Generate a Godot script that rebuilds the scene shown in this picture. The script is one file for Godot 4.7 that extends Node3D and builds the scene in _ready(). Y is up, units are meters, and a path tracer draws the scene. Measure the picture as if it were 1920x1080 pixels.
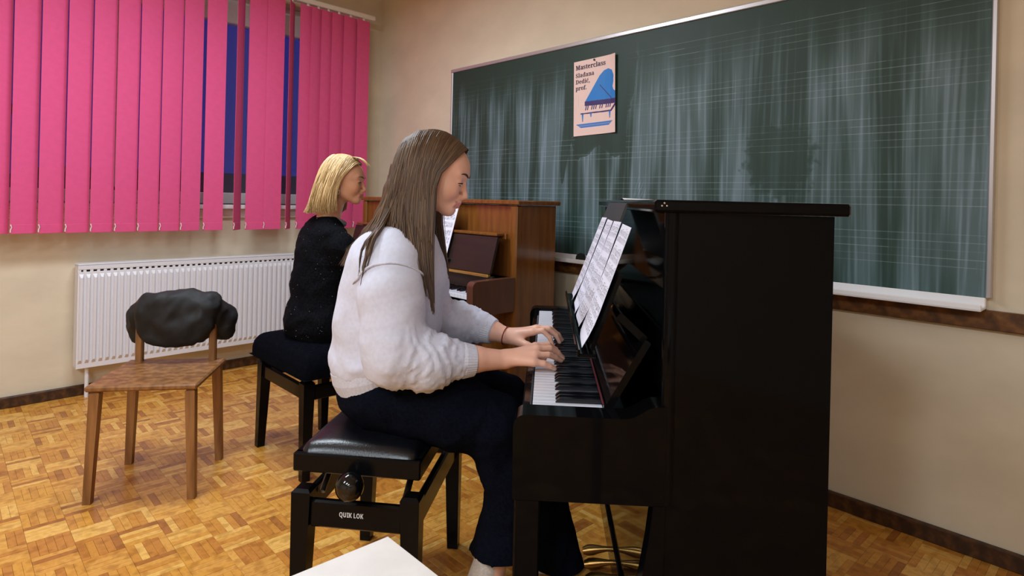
extends Node3D
# A music classroom at night: two upright pianos, two pianists, a chalkboard with music staves.

const EYE := 1.197            # height of the lens above the floor
const FOCAL := 1150.0         # focal length in pixels of a 1920 x 1080 frame
const EXPOSURE := 1.2
const LAMP_ENERGY := 4.4
const LAMP_COLOR := Color(0.90, 0.955, 1.0)
const BOARD_AT := Vector3(0.322, 0, -3.52)
const BOARD_TURN := -46.6     # local x runs along the chalkboard wall, local z into the room
const CORNER := Vector3(-1.102, 0, -5.026)
const WINDOW_TURN := 46.0     # local x runs along the window wall towards the corner
const PIANO_TURN := -3.3
const BROWN_TURN := 43.4

var rng := RandomNumberGenerator.new()
var used := {}
var mats := {}

func _ready() -> void:
	rng.seed = 7
	set_camera_and_light()
	build_room()
	build_window()
	build_ceiling_lamps()
	build_chalkboard()
	build_black_piano()
	build_brown_piano()
	build_bench_near()
	build_bench_far()
	build_girl()
	build_woman()
	build_small_things()

func set_camera_and_light() -> void:
	var cam := Camera3D.new()
	cam.name = "camera"
	cam.projection = Camera3D.PROJECTION_FRUSTUM
	cam.near = 0.1
	cam.far = 200.0
	cam.size = 0.1 * 1080.0 / FOCAL
	cam.frustum_offset = Vector2(0, -0.1 * 165.0 / FOCAL)
	add_child(cam)
	cam.position = Vector3(0, EYE, 0)
	cam.rotation_degrees = Vector3(0, 0, 1.38)
	cam.current = true
	var env := Environment.new()
	env.background_mode = Environment.BG_COLOR
	env.background_color = Color8(20, 28, 100)
	env.tonemap_mode = Environment.TONE_MAPPER_LINEAR
	env.tonemap_exposure = EXPOSURE
	env.sdfgi_enabled = true
	env.ssao_enabled = true
	env.ssil_enabled = true
	var we := WorldEnvironment.new()
	we.name = "surroundings"
	we.environment = env
	add_child(we)

# ---------------------------------------------------------------- geometry
class Geo extends RefCounted:
	var v := PackedVector3Array()
	var n := PackedVector3Array()
	var uv := PackedVector2Array()
	var c := PackedColorArray()
	var tint := Color.WHITE
	func tri(p: Vector3, q: Vector3, r: Vector3, np: Vector3, nq: Vector3, nr: Vector3, up := Vector2.ZERO, uq := Vector2.ZERO, ur := Vector2.ZERO) -> void:
		if (q - p).cross(r - p).dot(np + nq + nr) > 0.0:
			v.append(p); v.append(r); v.append(q)
			n.append(np); n.append(nr); n.append(nq)
			uv.append(up); uv.append(ur); uv.append(uq)
		else:
			v.append(p); v.append(q); v.append(r)
			n.append(np); n.append(nq); n.append(nr)
			uv.append(up); uv.append(uq); uv.append(ur)
		c.append(tint); c.append(tint); c.append(tint)
	func flat(p: Vector3, q: Vector3, r: Vector3, out: Vector3) -> void:
		var m := (q - p).cross(r - p).normalized()
		if m.dot(out) < 0.0:
			m = -m
		tri(p, q, r, m, m, m)
	func quad(a: Vector3, b: Vector3, d: Vector3, e: Vector3, out: Vector3) -> void:
		flat(a, b, d, out)
		flat(a, d, e, out)
	func box(at: Vector3, size: Vector3, bevel := 0.0, t := Transform3D.IDENTITY) -> void:
		var h := size * 0.5
		var e: float = minf(bevel, minf(h.x, minf(h.y, h.z)) * 0.9)
		var w := func(axis: int, s: Vector3) -> Vector3:
			var p := Vector3(s.x * (h.x - e), s.y * (h.y - e), s.z * (h.z - e))
			p[axis] = s[axis] * h[axis]
			return t * (at + p)
		for axis in 3:
			var o1 := (axis + 1) % 3
			var o2 := (axis + 2) % 3
			for side in [-1.0, 1.0]:
				var pts: Array[Vector3] = []
				for k in [[-1.0, -1.0], [1.0, -1.0], [1.0, 1.0], [-1.0, 1.0]]:
					var s := Vector3.ZERO
					s[axis] = side; s[o1] = k[0]; s[o2] = k[1]
					pts.append(w.call(axis, s))
				var out := Vector3.ZERO
				out[axis] = side
				quad(pts[0], pts[1], pts[2], pts[3], t.basis * out)
				if e > 0.0:
					for side2 in [-1.0, 1.0]:
						var s0 := Vector3.ZERO
						s0[axis] = side; s0[o1] = side2; s0[o2] = -1.0
						var s1 := s0
						s1[o2] = 1.0
						var out2 := Vector3.ZERO
						out2[axis] = side; out2[o1] = side2
						quad(w.call(axis, s0), w.call(axis, s1), w.call(o1, s1), w.call(o1, s0), t.basis * out2)
		if e > 0.0:
			for i in 8:
				var s := Vector3(1.0 if i & 1 else -1.0, 1.0 if i & 2 else -1.0, 1.0 if i & 4 else -1.0)
				flat(w.call(0, s), w.call(1, s), w.call(2, s), t.basis * s)
	# a profile in x, y drawn along z from z0 to z1; shallow corners are shaded round
	func extrude(poly: PackedVector2Array, z0: float, z1: float, t := Transform3D.IDENTITY) -> void:
		var p := poly.duplicate()
		if Geometry2D.is_polygon_clockwise(p):
			p.reverse()
		var m := p.size()
		var en: Array[Vector2] = []
		for i in m:
			var d: Vector2 = p[(i + 1) % m] - p[i]
			en.append(Vector2(d.y, -d.x).normalized())
		for i in m:
			var j := (i + 1) % m
			var e := en[i]
			var ns := e
			var ne := e
			if e.dot(en[(i + m - 1) % m]) > 0.75:
				ns = (e + en[(i + m - 1) % m]).normalized()
			if e.dot(en[j]) > 0.75:
				ne = (e + en[j]).normalized()
			var a := t * Vector3(p[i].x, p[i].y, z0)
			var b := t * Vector3(p[j].x, p[j].y, z0)
			var c2 := t * Vector3(p[j].x, p[j].y, z1)
			var d2 := t * Vector3(p[i].x, p[i].y, z1)
			var n0 := (t.basis * Vector3(ns.x, ns.y, 0)).normalized()
			var n1 := (t.basis * Vector3(ne.x, ne.y, 0)).normalized()
			tri(a, b, c2, n0, n1, n1)
			tri(a, c2, d2, n0, n1, n0)
		var ids := Geometry2D.triangulate_polygon(p)
		var back := (t.basis * Vector3(0, 0, -1.0 if z1 > z0 else 1.0)).normalized()
		for i in range(0, ids.size(), 3):
			var q0 := p[ids[i]]
			var q1 := p[ids[i + 1]]
			var q2 := p[ids[i + 2]]
			tri(t * Vector3(q0.x, q0.y, z0), t * Vector3(q1.x, q1.y, z0), t * Vector3(q2.x, q2.y, z0), back, back, back)
			tri(t * Vector3(q0.x, q0.y, z1), t * Vector3(q1.x, q1.y, z1), t * Vector3(q2.x, q2.y, z1), -back, -back, -back)
	# a profile of (radius, height) spun about y
	func lathe(prof: Array, segs := 20, t := Transform3D.IDENTITY) -> void:
		var m := prof.size()
		var pn: Array[Vector2] = []
		for i in m:
			var d: Vector2 = (prof[mini(i + 1, m - 1)] - prof[maxi(i - 1, 0)])
			pn.append(Vector2(d.y, -d.x).normalized())
		for i in m - 1:
			for k in segs:
				var a0 := TAU * k / segs
				var a1 := TAU * (k + 1) / segs
				var u0 := Vector3(cos(a0), 0, sin(a0))
				var u1 := Vector3(cos(a1), 0, sin(a1))
				var p0: Vector2 = prof[i]
				var p1: Vector2 = prof[i + 1]
				var yy := Vector3.UP
				var a := t * (u0 * p0.x + yy * p0.y)
				var b := t * (u1 * p0.x + yy * p0.y)
				var c2 := t * (u1 * p1.x + yy * p1.y)
				var d2 := t * (u0 * p1.x + yy * p1.y)
				var na := (t.basis * (u0 * pn[i].x + yy * pn[i].y)).normalized()
				var nb := (t.basis * (u1 * pn[i].x + yy * pn[i].y)).normalized()
				var nc := (t.basis * (u1 * pn[i + 1].x + yy * pn[i + 1].y)).normalized()
				var nd := (t.basis * (u0 * pn[i + 1].x + yy * pn[i + 1].y)).normalized()
				if p0.x > 1e-5:
					tri(a, b, c2, na, nb, nc)
				if p1.x > 1e-5:
					tri(a, c2, d2, na, nc, nd)
	# a round tube through points; flat > 1 widens it along wide
	func tube(pts: Array, radii: Array, segs := 6, caps := true) -> void:
		var m := pts.size()
		var up := Vector3.UP
		var prev: Array[Vector3] = []
		var prevn: Array[Vector3] = []
		for i in m:
			var d: Vector3 = (pts[mini(i + 1, m - 1)] - pts[maxi(i - 1, 0)]).normalized()
			if i == 0:
				up = d.cross(Vector3(0.31, 0.2, 0.93)).normalized()
			up = (up - d * up.dot(d)).normalized()
			var sidev := d.cross(up)
			var ring: Array[Vector3] = []
			var ringn: Array[Vector3] = []
			for k in segs:
				var a := TAU * k / segs
				var o := up * cos(a) + sidev * sin(a)
				ring.append(pts[i] + o * float(radii[i]))
				ringn.append(o)
			if i > 0:
				for k in segs:
					var k2 := (k + 1) % segs
					tri(prev[k], prev[k2], ring[k2], prevn[k], prevn[k2], ringn[k2])
					tri(prev[k], ring[k2], ring[k], prevn[k], ringn[k2], ringn[k])
			if caps and (i == 0 or i == m - 1):
				var o2 := -d if i == 0 else d
				for k in segs:
					flat(pts[i], ring[k], ring[(k + 1) % segs], o2)
			prev = ring
			prevn = ringn
	func mesh() -> ArrayMesh:
		var arr := []
		arr.resize(Mesh.ARRAY_MAX)
		arr[Mesh.ARRAY_VERTEX] = v
		arr[Mesh.ARRAY_NORMAL] = n
		arr[Mesh.ARRAY_TEX_UV] = uv
		arr[Mesh.ARRAY_COLOR] = c
		var am := ArrayMesh.new()
		am.add_surface_from_arrays(Mesh.PRIMITIVE_TRIANGLES, arr)
		return am

# ---------------------------------------------------------------- signed distance figures
class Sdf extends RefCounted:
	var kind := PackedInt32Array()     # 0 tapered capsule, 1 ellipsoid, 2 ellipsoid cut away
	var a := PackedVector3Array()
	var b := PackedVector3Array()
	var ra := PackedFloat32Array()
	var rb := PackedFloat32Array()
	var k := PackedFloat32Array()
	var inv: Array[Basis] = []
	var frame := Transform3D.IDENTITY  # prims are given in this frame
	var scale := 1.0
	func cap(p: Vector3, q: Vector3, rp: float, rq: float, blend := 0.02) -> void:
		kind.append(0); a.append(frame * (p * scale)); b.append(frame * (q * scale)); ra.append(rp * scale); rb.append(rq * scale); k.append(blend * scale); inv.append(Basis.IDENTITY)
	func chain(pts: Array, rs: Array, blend := 0.02) -> void:
		for i in pts.size() - 1:
			cap(pts[i], pts[i + 1], rs[i], rs[i + 1], blend)
	func ell(p: Vector3, r: Vector3, blend := 0.02, turn := Basis.IDENTITY, cut := false) -> void:
		kind.append(2 if cut else 1); a.append(frame * (p * scale)); b.append(r * scale); ra.append(maxf(r.x, maxf(r.y, r.z)) * scale); rb.append(minf(r.x, minf(r.y, r.z)) * scale); k.append(blend * scale)
		inv.append((frame.basis * turn).inverse())
	func one(i: int, p: Vector3) -> float:
		if kind[i] == 0:
			var ab := b[i] - a[i]
			var ap := p - a[i]
			var h := clampf(ap.dot(ab) / maxf(ab.length_squared(), 1e-9), 0.0, 1.0)
			return (ap - ab * h).length() - lerpf(ra[i], rb[i], h)
		var q: Vector3 = inv[i] * (p - a[i])
		var u := q / b[i]
		var k0 := u.length()
		if k0 < 1e-4:
			return -rb[i]
		return k0 * (k0 - 1.0) / maxf((u / b[i]).length(), 1e-6)
	func value(p: Vector3, list: PackedInt32Array) -> float:
		var d := 1e3
		for i in list:
			var e := one(i, p)
			var kk := k[i]
			if kind[i] == 2:
				var h2 := maxf(kk - absf(d + e), 0.0) / kk
				d = maxf(d, -e) + h2 * h2 * kk * 0.25
			else:
				var h := maxf(kk - absf(d - e), 0.0) / kk
				d = minf(d, e) - h * h * kk * 0.25
		return d
	# surface nets on a sparse grid; shape(p, n) may move each point, paint(p) colours it
	func build(g: Geo, cell: float, lo: Vector3, hi: Vector3, shape = null, paint = null) -> void:
		var bs := 5
		var size := (hi - lo) / cell
		var nb := Vector3i(ceili(size.x / bs), ceili(size.y / bs), ceili(size.z / bs))
		var half := cell * bs * 0.8661
		var cells := {}
		var masks := {}
		var verts := PackedVector3Array()
		var sx := 1
		var sy := nb.x * bs + 2
		var sz := sy * (nb.y * bs + 2)
		var offs := [0, 1, bs + 1, bs + 2, (bs + 1) * (bs + 1), (bs + 1) * (bs + 1) + 1, (bs + 1) * (bs + 1) + bs + 1, (bs + 1) * (bs + 1) + bs + 2]
		var edges := [[0, 1], [2, 3], [4, 5], [6, 7], [0, 2], [1, 3], [4, 6], [5, 7], [0, 4], [1, 5], [2, 6], [3, 7]]
		var vals := PackedFloat32Array()
		vals.resize((bs + 1) * (bs + 1) * (bs + 1))
		for bz in nb.z:
			for by in nb.y:
				for bx in nb.x:
					var o := lo + Vector3(bx, by, bz) * (cell * bs)
					var mid := o + Vector3.ONE * (cell * bs * 0.5)
					var near := PackedInt32Array()
					var best := 1e3
					var deep := false
					for i in kind.size():
						var e := one(i, mid)
						if e < half * 1.6 + k[i]:
							near.append(i)
							if kind[i] != 2:
								best = minf(best, e - k[i])
								if kind[i] == 0 and e < -half * 1.2:
									deep = true
					if near.is_empty() or best > half * 1.6:
						continue
					if deep:
						var cutting := false
						for i in near:
							cutting = cutting or kind[i] == 2
						if not cutting:
							continue
					var w := 0
					for z in bs + 1:
						for y in bs + 1:
							for x in bs + 1:
								vals[w] = value(o + Vector3(x, y, z) * cell, near)
								w += 1
					for z in bs:
						for y in bs:
							for x in bs:
								var base := x + y * (bs + 1) + z * (bs + 1) * (bs + 1)
								var mask := 0
								for q in 8:
									if vals[base + offs[q]] < 0.0:
										mask |= 1 << q
								if mask == 0 or mask == 255:
									continue
								var sum := Vector3.ZERO
								var cnt := 0
								for ed in edges:
									var e0: int = ed[0]
									var e1: int = ed[1]
									if ((mask >> e0) & 1) == ((mask >> e1) & 1):
										continue
									var v0 := vals[base + offs[e0]]
									var v1 := vals[base + offs[e1]]
									var tt := v0 / (v0 - v1)
									var c0 := Vector3(e0 & 1, (e0 >> 1) & 1, e0 >> 2)
									var c1 := Vector3(e1 & 1, (e1 >> 1) & 1, e1 >> 2)
									sum += c0.lerp(c1, tt)
									cnt += 1
								var id := (bx * bs + x) * sx + (by * bs + y) * sy + (bz * bs + z) * sz
								cells[id] = verts.size()
								masks[id] = mask
								verts.append(o + (Vector3(x, y, z) + sum / cnt) * cell)
		var tris := PackedInt32Array()
		var steps := [[1, sy, sz, 1, Vector3.RIGHT], [2, sz, sx, 2, Vector3.UP], [4, sx, sy, 4, Vector3.BACK]]
		for id in cells:
			var mask: int = masks[id]
			for st in steps:
				var in0 := mask & 1
				var in1 := (mask >> int(st[3])) & 1
				if in0 == in1:
					continue
				var i1: int = id - int(st[1])
				var i2: int = id - int(st[1]) - int(st[2])
				var i3: int = id - int(st[2])
				if not (cells.has(i1) and cells.has(i2) and cells.has(i3)):
					continue
				var q := [cells[id], cells[i1], cells[i2], cells[i3]]
				if in0 == 1:
					tris.append_array(PackedInt32Array([q[0], q[2], q[1], q[0], q[3], q[2]]))
				else:
					tris.append_array(PackedInt32Array([q[0], q[1], q[2], q[0], q[2], q[3]]))
		var norms := normals(verts, tris)
		if shape != null:
			for i in verts.size():
				verts[i] = shape.call(verts[i], norms[i])
			norms = normals(verts, tris)
		var cols := PackedColorArray()
		if paint != null:
			for p in verts:
				cols.append(paint.call(p))
		for i in tris.size():
			var id2 := tris[i]
			g.v.append(verts[id2])
			g.n.append(norms[id2])
			g.uv.append(Vector2.ZERO)
			g.c.append(cols[id2] if cols.size() else g.tint)
	func normals(verts: PackedVector3Array, tris: PackedInt32Array) -> PackedVector3Array:
		var out := PackedVector3Array()
		out.resize(verts.size())
		for i in range(0, tris.size(), 3):
			var p := verts[tris[i]]
			var m := (verts[tris[i + 2]] - p).cross(verts[tris[i + 1]] - p)
			out[tris[i]] += m
			out[tris[i + 1]] += m
			out[tris[i + 2]] += m
		for i in out.size():
			out[i] = out[i].normalized()
		return out

# ---------------------------------------------------------------- naming
func numbered(called: String) -> String:
	if not used.has(called):
		used[called] = 0
		return called
	used[called] += 1
	return "%s_%03d" % [called, used[called]]

func tag(o: Node, label: String, category: String, group := "") -> void:
	o.set_meta("label", label)
	o.set_meta("category", category)
	if group:
		o.set_meta("group", group)

func thing(called: String, label: String, category: String, at := Vector3.ZERO, turn := 0.0, group := "") -> Node3D:
	var o := Node3D.new()
	o.name = numbered(called)
	add_child(o)
	o.position = at
	o.rotation_degrees.y = turn
	tag(o, label, category, group)
	return o

func part(called: String, shape, m: Material, parent: Node, label := "") -> MeshInstance3D:
	var o := MeshInstance3D.new()
	o.name = numbered(called) if parent == self else called
	o.mesh = shape.mesh() if shape is Geo else shape
	o.material_override = m
	parent.add_child(o, true)
	if label:
		o.set_meta("label", label)
	return o

func structure(called: String, shape, m: Material, at := Vector3.ZERO, turn := 0.0) -> MeshInstance3D:
	var o := part(called, shape, m, self)
	o.position = at
	o.rotation_degrees.y = turn
	o.set_meta("kind", "structure")
	return o

func one_box(size: Vector3, bevel := 0.0, at := Vector3.ZERO) -> Geo:
	var g := Geo.new()
	g.box(at, size, bevel)
	return g

# ---------------------------------------------------------------- materials
func mat(key: String, color: Color, rough := 0.6, extra := {}) -> StandardMaterial3D:
	if mats.has(key):
		return mats[key]
	var m := StandardMaterial3D.new()
	m.albedo_color = color
	m.roughness = rough
	for e in extra:
		m.set(e, extra[e])
	mats[key] = m
	return m

func noise_tex(freq: float, colors: Array, offsets: Array, size := 256, seed_ := 1, octaves := 4, normal := false, bump := 2.0) -> NoiseTexture2D:
	var fn := FastNoiseLite.new()
	fn.seed = seed_
	fn.frequency = freq
	fn.fractal_octaves = octaves
	var t := NoiseTexture2D.new()
	t.width = size
	t.height = size
	t.seamless = true
	t.noise = fn
	if normal:
		t.as_normal_map = true
		t.bump_strength = bump
	else:
		var gr := Gradient.new()
		gr.offsets = PackedFloat32Array(offsets)
		gr.colors = PackedColorArray(colors)
		t.color_ramp = gr
	return t

func worn(key: String, color: Color, rough: float, spread: float, size_m: float, bump := 0.0) -> StandardMaterial3D:
	if mats.has(key):
		return mats[key]
	var m := mat(key, color, rough)
	var lo := 1.0 - spread
	m.albedo_texture = noise_tex(0.02, [Color(lo, lo, lo), Color.WHITE], [0.25, 0.75], 256, hash(key) % 1000, 5)
	m.uv1_triplanar = true
	m.uv1_world_triplanar = true
	m.uv1_scale = Vector3.ONE / size_m
	if bump > 0.0:
		m.normal_enabled = true
		m.normal_texture = noise_tex(0.08, [], [], 256, hash(key) % 777, 3, true, bump)
		m.normal_scale = 0.5
	return m

func wood(key: String, dark: Color, light: Color, rough: float, along_y := true) -> StandardMaterial3D:
	if mats.has(key):
		return mats[key]
	var m := mat(key, Color.WHITE, rough)
	m.albedo_texture = noise_tex(0.012, [dark, dark.lerp(light, 0.45), light], [0.2, 0.5, 0.8], 256, hash(key) % 500, 5)
	m.uv1_triplanar = true
	m.uv1_scale = Vector3(6, 0.7, 6) if along_y else Vector3(6, 6, 0.7)
	return m

# ---------------------------------------------------------------- the room
func build_room() -> void:
	var plaster := worn("plaster", Color8(220, 206, 182), 0.85, 0.05, 1.7, 0.6)
	var ceiling_paint := worn("ceiling_paint", Color8(236, 230, 216), 0.9, 0.03, 2.3)
	# frame of the room: x from the corner along the chalkboard wall, z into the room
	structure("wall_board", one_box(Vector3(7.1, 3.3, 0.2), 0.0, Vector3(3.15, 1.55, -0.1)), plaster, CORNER, BOARD_TURN)
	structure("wall_right", one_box(Vector3(0.2, 3.3, 7.0), 0.0, Vector3(6.5, 1.55, 3.3)), plaster, CORNER, BOARD_TURN)
	structure("wall_back", one_box(Vector3(7.1, 3.3, 0.2), 0.0, Vector3(3.15, 1.55, 6.7)), plaster, CORNER, BOARD_TURN)
	structure("ceiling", one_box(Vector3(7.6, 0.2, 7.6), 0.0, Vector3(3.1, 3.2, 3.3)), ceiling_paint, CORNER, BOARD_TURN)
	# the window wall, around its opening
	var g := Geo.new()
	g.box(Vector3(-3.25, 0.51, -0.15), Vector3(6.9, 1.06 + 0.16, 0.3))
	g.box(Vector3(-3.25, 2.87, -0.15), Vector3(6.9, 0.58, 0.3))
	g.box(Vector3(0.05, 1.85, -0.15), Vector3(0.5, 1.46, 0.3))
	g.box(Vector3(-4.7, 1.85, -0.15), Vector3(4.0, 1.46, 0.3))
	structure("wall_window", g, plaster, CORNER, WINDOW_TURN)
	build_floor()
	var skirting := wood("skirting", Color8(46, 26, 12), Color8(86, 52, 26), 0.5, false)
	var b := Geo.new()
	b.box(Vector3(-3.2, 0.03, 0.011), Vector3(6.4, 0.06, 0.022), 0.004)
	structure("baseboard_window", b, skirting, CORNER, WINDOW_TURN)
	b = Geo.new()
	b.box(Vector3(3.1, 0.03, 0.011), Vector3(6.2, 0.06, 0.022), 0.004)
	structure("baseboard_board", b, skirting, CORNER, BOARD_TURN)

func build_floor() -> void:
	var sub := mat("subfloor", Color8(60, 36, 16), 0.7)
	var fl := structure("floor", one_box(Vector3(7.6, 0.2, 7.6), 0.0, Vector3(3.1, -0.106, 3.3)), sub, CORNER, BOARD_TURN)
	# mosaic parquet: squares of five fingers, turned by a quarter in alternation
	var side := 0.12
	var tones := [Color8(214, 152, 66), Color8(222, 164, 78), Color8(204, 140, 60), Color8(232, 180, 96), Color8(196, 130, 56), Color8(216, 156, 74), Color8(172, 110, 50), Color8(210, 148, 64)]
	var grain := noise_tex(0.02, [Color(0.86, 0.82, 0.76), Color.WHITE, Color(0.93, 0.9, 0.85)], [0.2, 0.55, 0.85], 256, 11, 5)
	var finger_mats: Array[StandardMaterial3D] = []
	for k in tones.size():
		var m := mat("finger_%d" % k, tones[k], 0.3)
		m.albedo_texture = grain
		m.uv1_triplanar = true
		m.uv1_world_triplanar = true
		m.uv1_scale = Vector3(3.1 + 0.2 * k, 3, 3.1)
		finger_mats.append(m)
	var rest_mat := mat("finger_rest", Color.WHITE, 0.3, {"vertex_color_use_as_albedo": true})
	rest_mat.albedo_texture = grain
	rest_mat.uv1_triplanar = true
	rest_mat.uv1_world_triplanar = true
	rest_mat.uv1_scale = Vector3(3, 3, 3)
	var finger := Geo.new()
	finger.box(Vector3(0, -0.004, 0), Vector3(side - 0.0008, 0.008, side / 5.0 - 0.0008), 0.0006)
	var finger_mesh := finger.mesh()
	var rest := Geo.new()
	var seen := []
	var r := RandomNumberGenerator.new()
	r.seed = 3
	var to_world := Transform3D(Basis(Vector3.UP, deg_to_rad(BOARD_TURN)), CORNER)
	for i in range(-3, 54):
		for j in range(0, 56):
			var centre := Vector3((i + 0.5) * side, 0, (j + 0.5) * side)
			var w := to_world * centre
			var px := 960.0 + w.x / -w.z * FOCAL - 12.0
			var py := 375.0 + EYE / -w.z * FOCAL
			var shown := w.z < -1.6 and px > 415 and px < 960 and py < 1090
			for k in 5:
				var off := (k - 2) * side / 5.0
				var along := (i + j) % 2 == 0
				var at := centre + (Vector3(0, 0, off) if along else Vector3(off, 0, 0))
				at.y = r.randf_range(-0.0007, 0.0)
				var tone := r.randi_range(0, tones.size() - 1)
				if r.randf() < 0.45:
					tone = (i * 7 + j * 13) % 6
				var e := [at, along, tone, w.z]
				if shown:
					seen.append(e)
				else:
					lay_finger(rest, e, side, tones)
	seen.sort_custom(func(p, q): return p[3] > q[3])
	for s in seen.size():
		var e: Array = seen[s]
		if s < 300:
			var o := part("parquet_finger", finger_mesh, finger_mats[e[2]], fl)
			o.position = e[0]
			if not e[1]:
				o.rotation.y = PI / 2
		else:
			lay_finger(rest, e, side, tones)
	var rp := part("parquet_fingers", rest, rest_mat, fl, "honey brown parquet fingers laid in alternating squares")
	rp.set_meta("kind", "stuff")

func lay_finger(g: Geo, e: Array, side: float, tones: Array) -> void:
	var c: Color = tones[e[2]]
	g.tint = c.srgb_to_linear()
	var size := Vector3(side - 0.0008, 0.008, side / 5.0 - 0.0008)
	if not e[1]:
		size = Vector3(size.z, size.y, size.x)
	var at: Vector3 = e[0]
	var h := size * 0.5
	var t := at.y
	var b := at.y - 0.006
	var p := [Vector3(at.x - h.x, t, at.z - h.z), Vector3(at.x + h.x, t, at.z - h.z), Vector3(at.x + h.x, t, at.z + h.z), Vector3(at.x - h.x, t, at.z + h.z)]
	g.quad(p[0], p[1], p[2], p[3], Vector3.UP)
	for i in 4:
		var q0: Vector3 = p[i]
		var q1: Vector3 = p[(i + 1) % 4]
		g.quad(q0, q1, Vector3(q1.x, b, q1.z), Vector3(q0.x, b, q0.z), (q0 + q1) * 0.5 - at)

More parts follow.
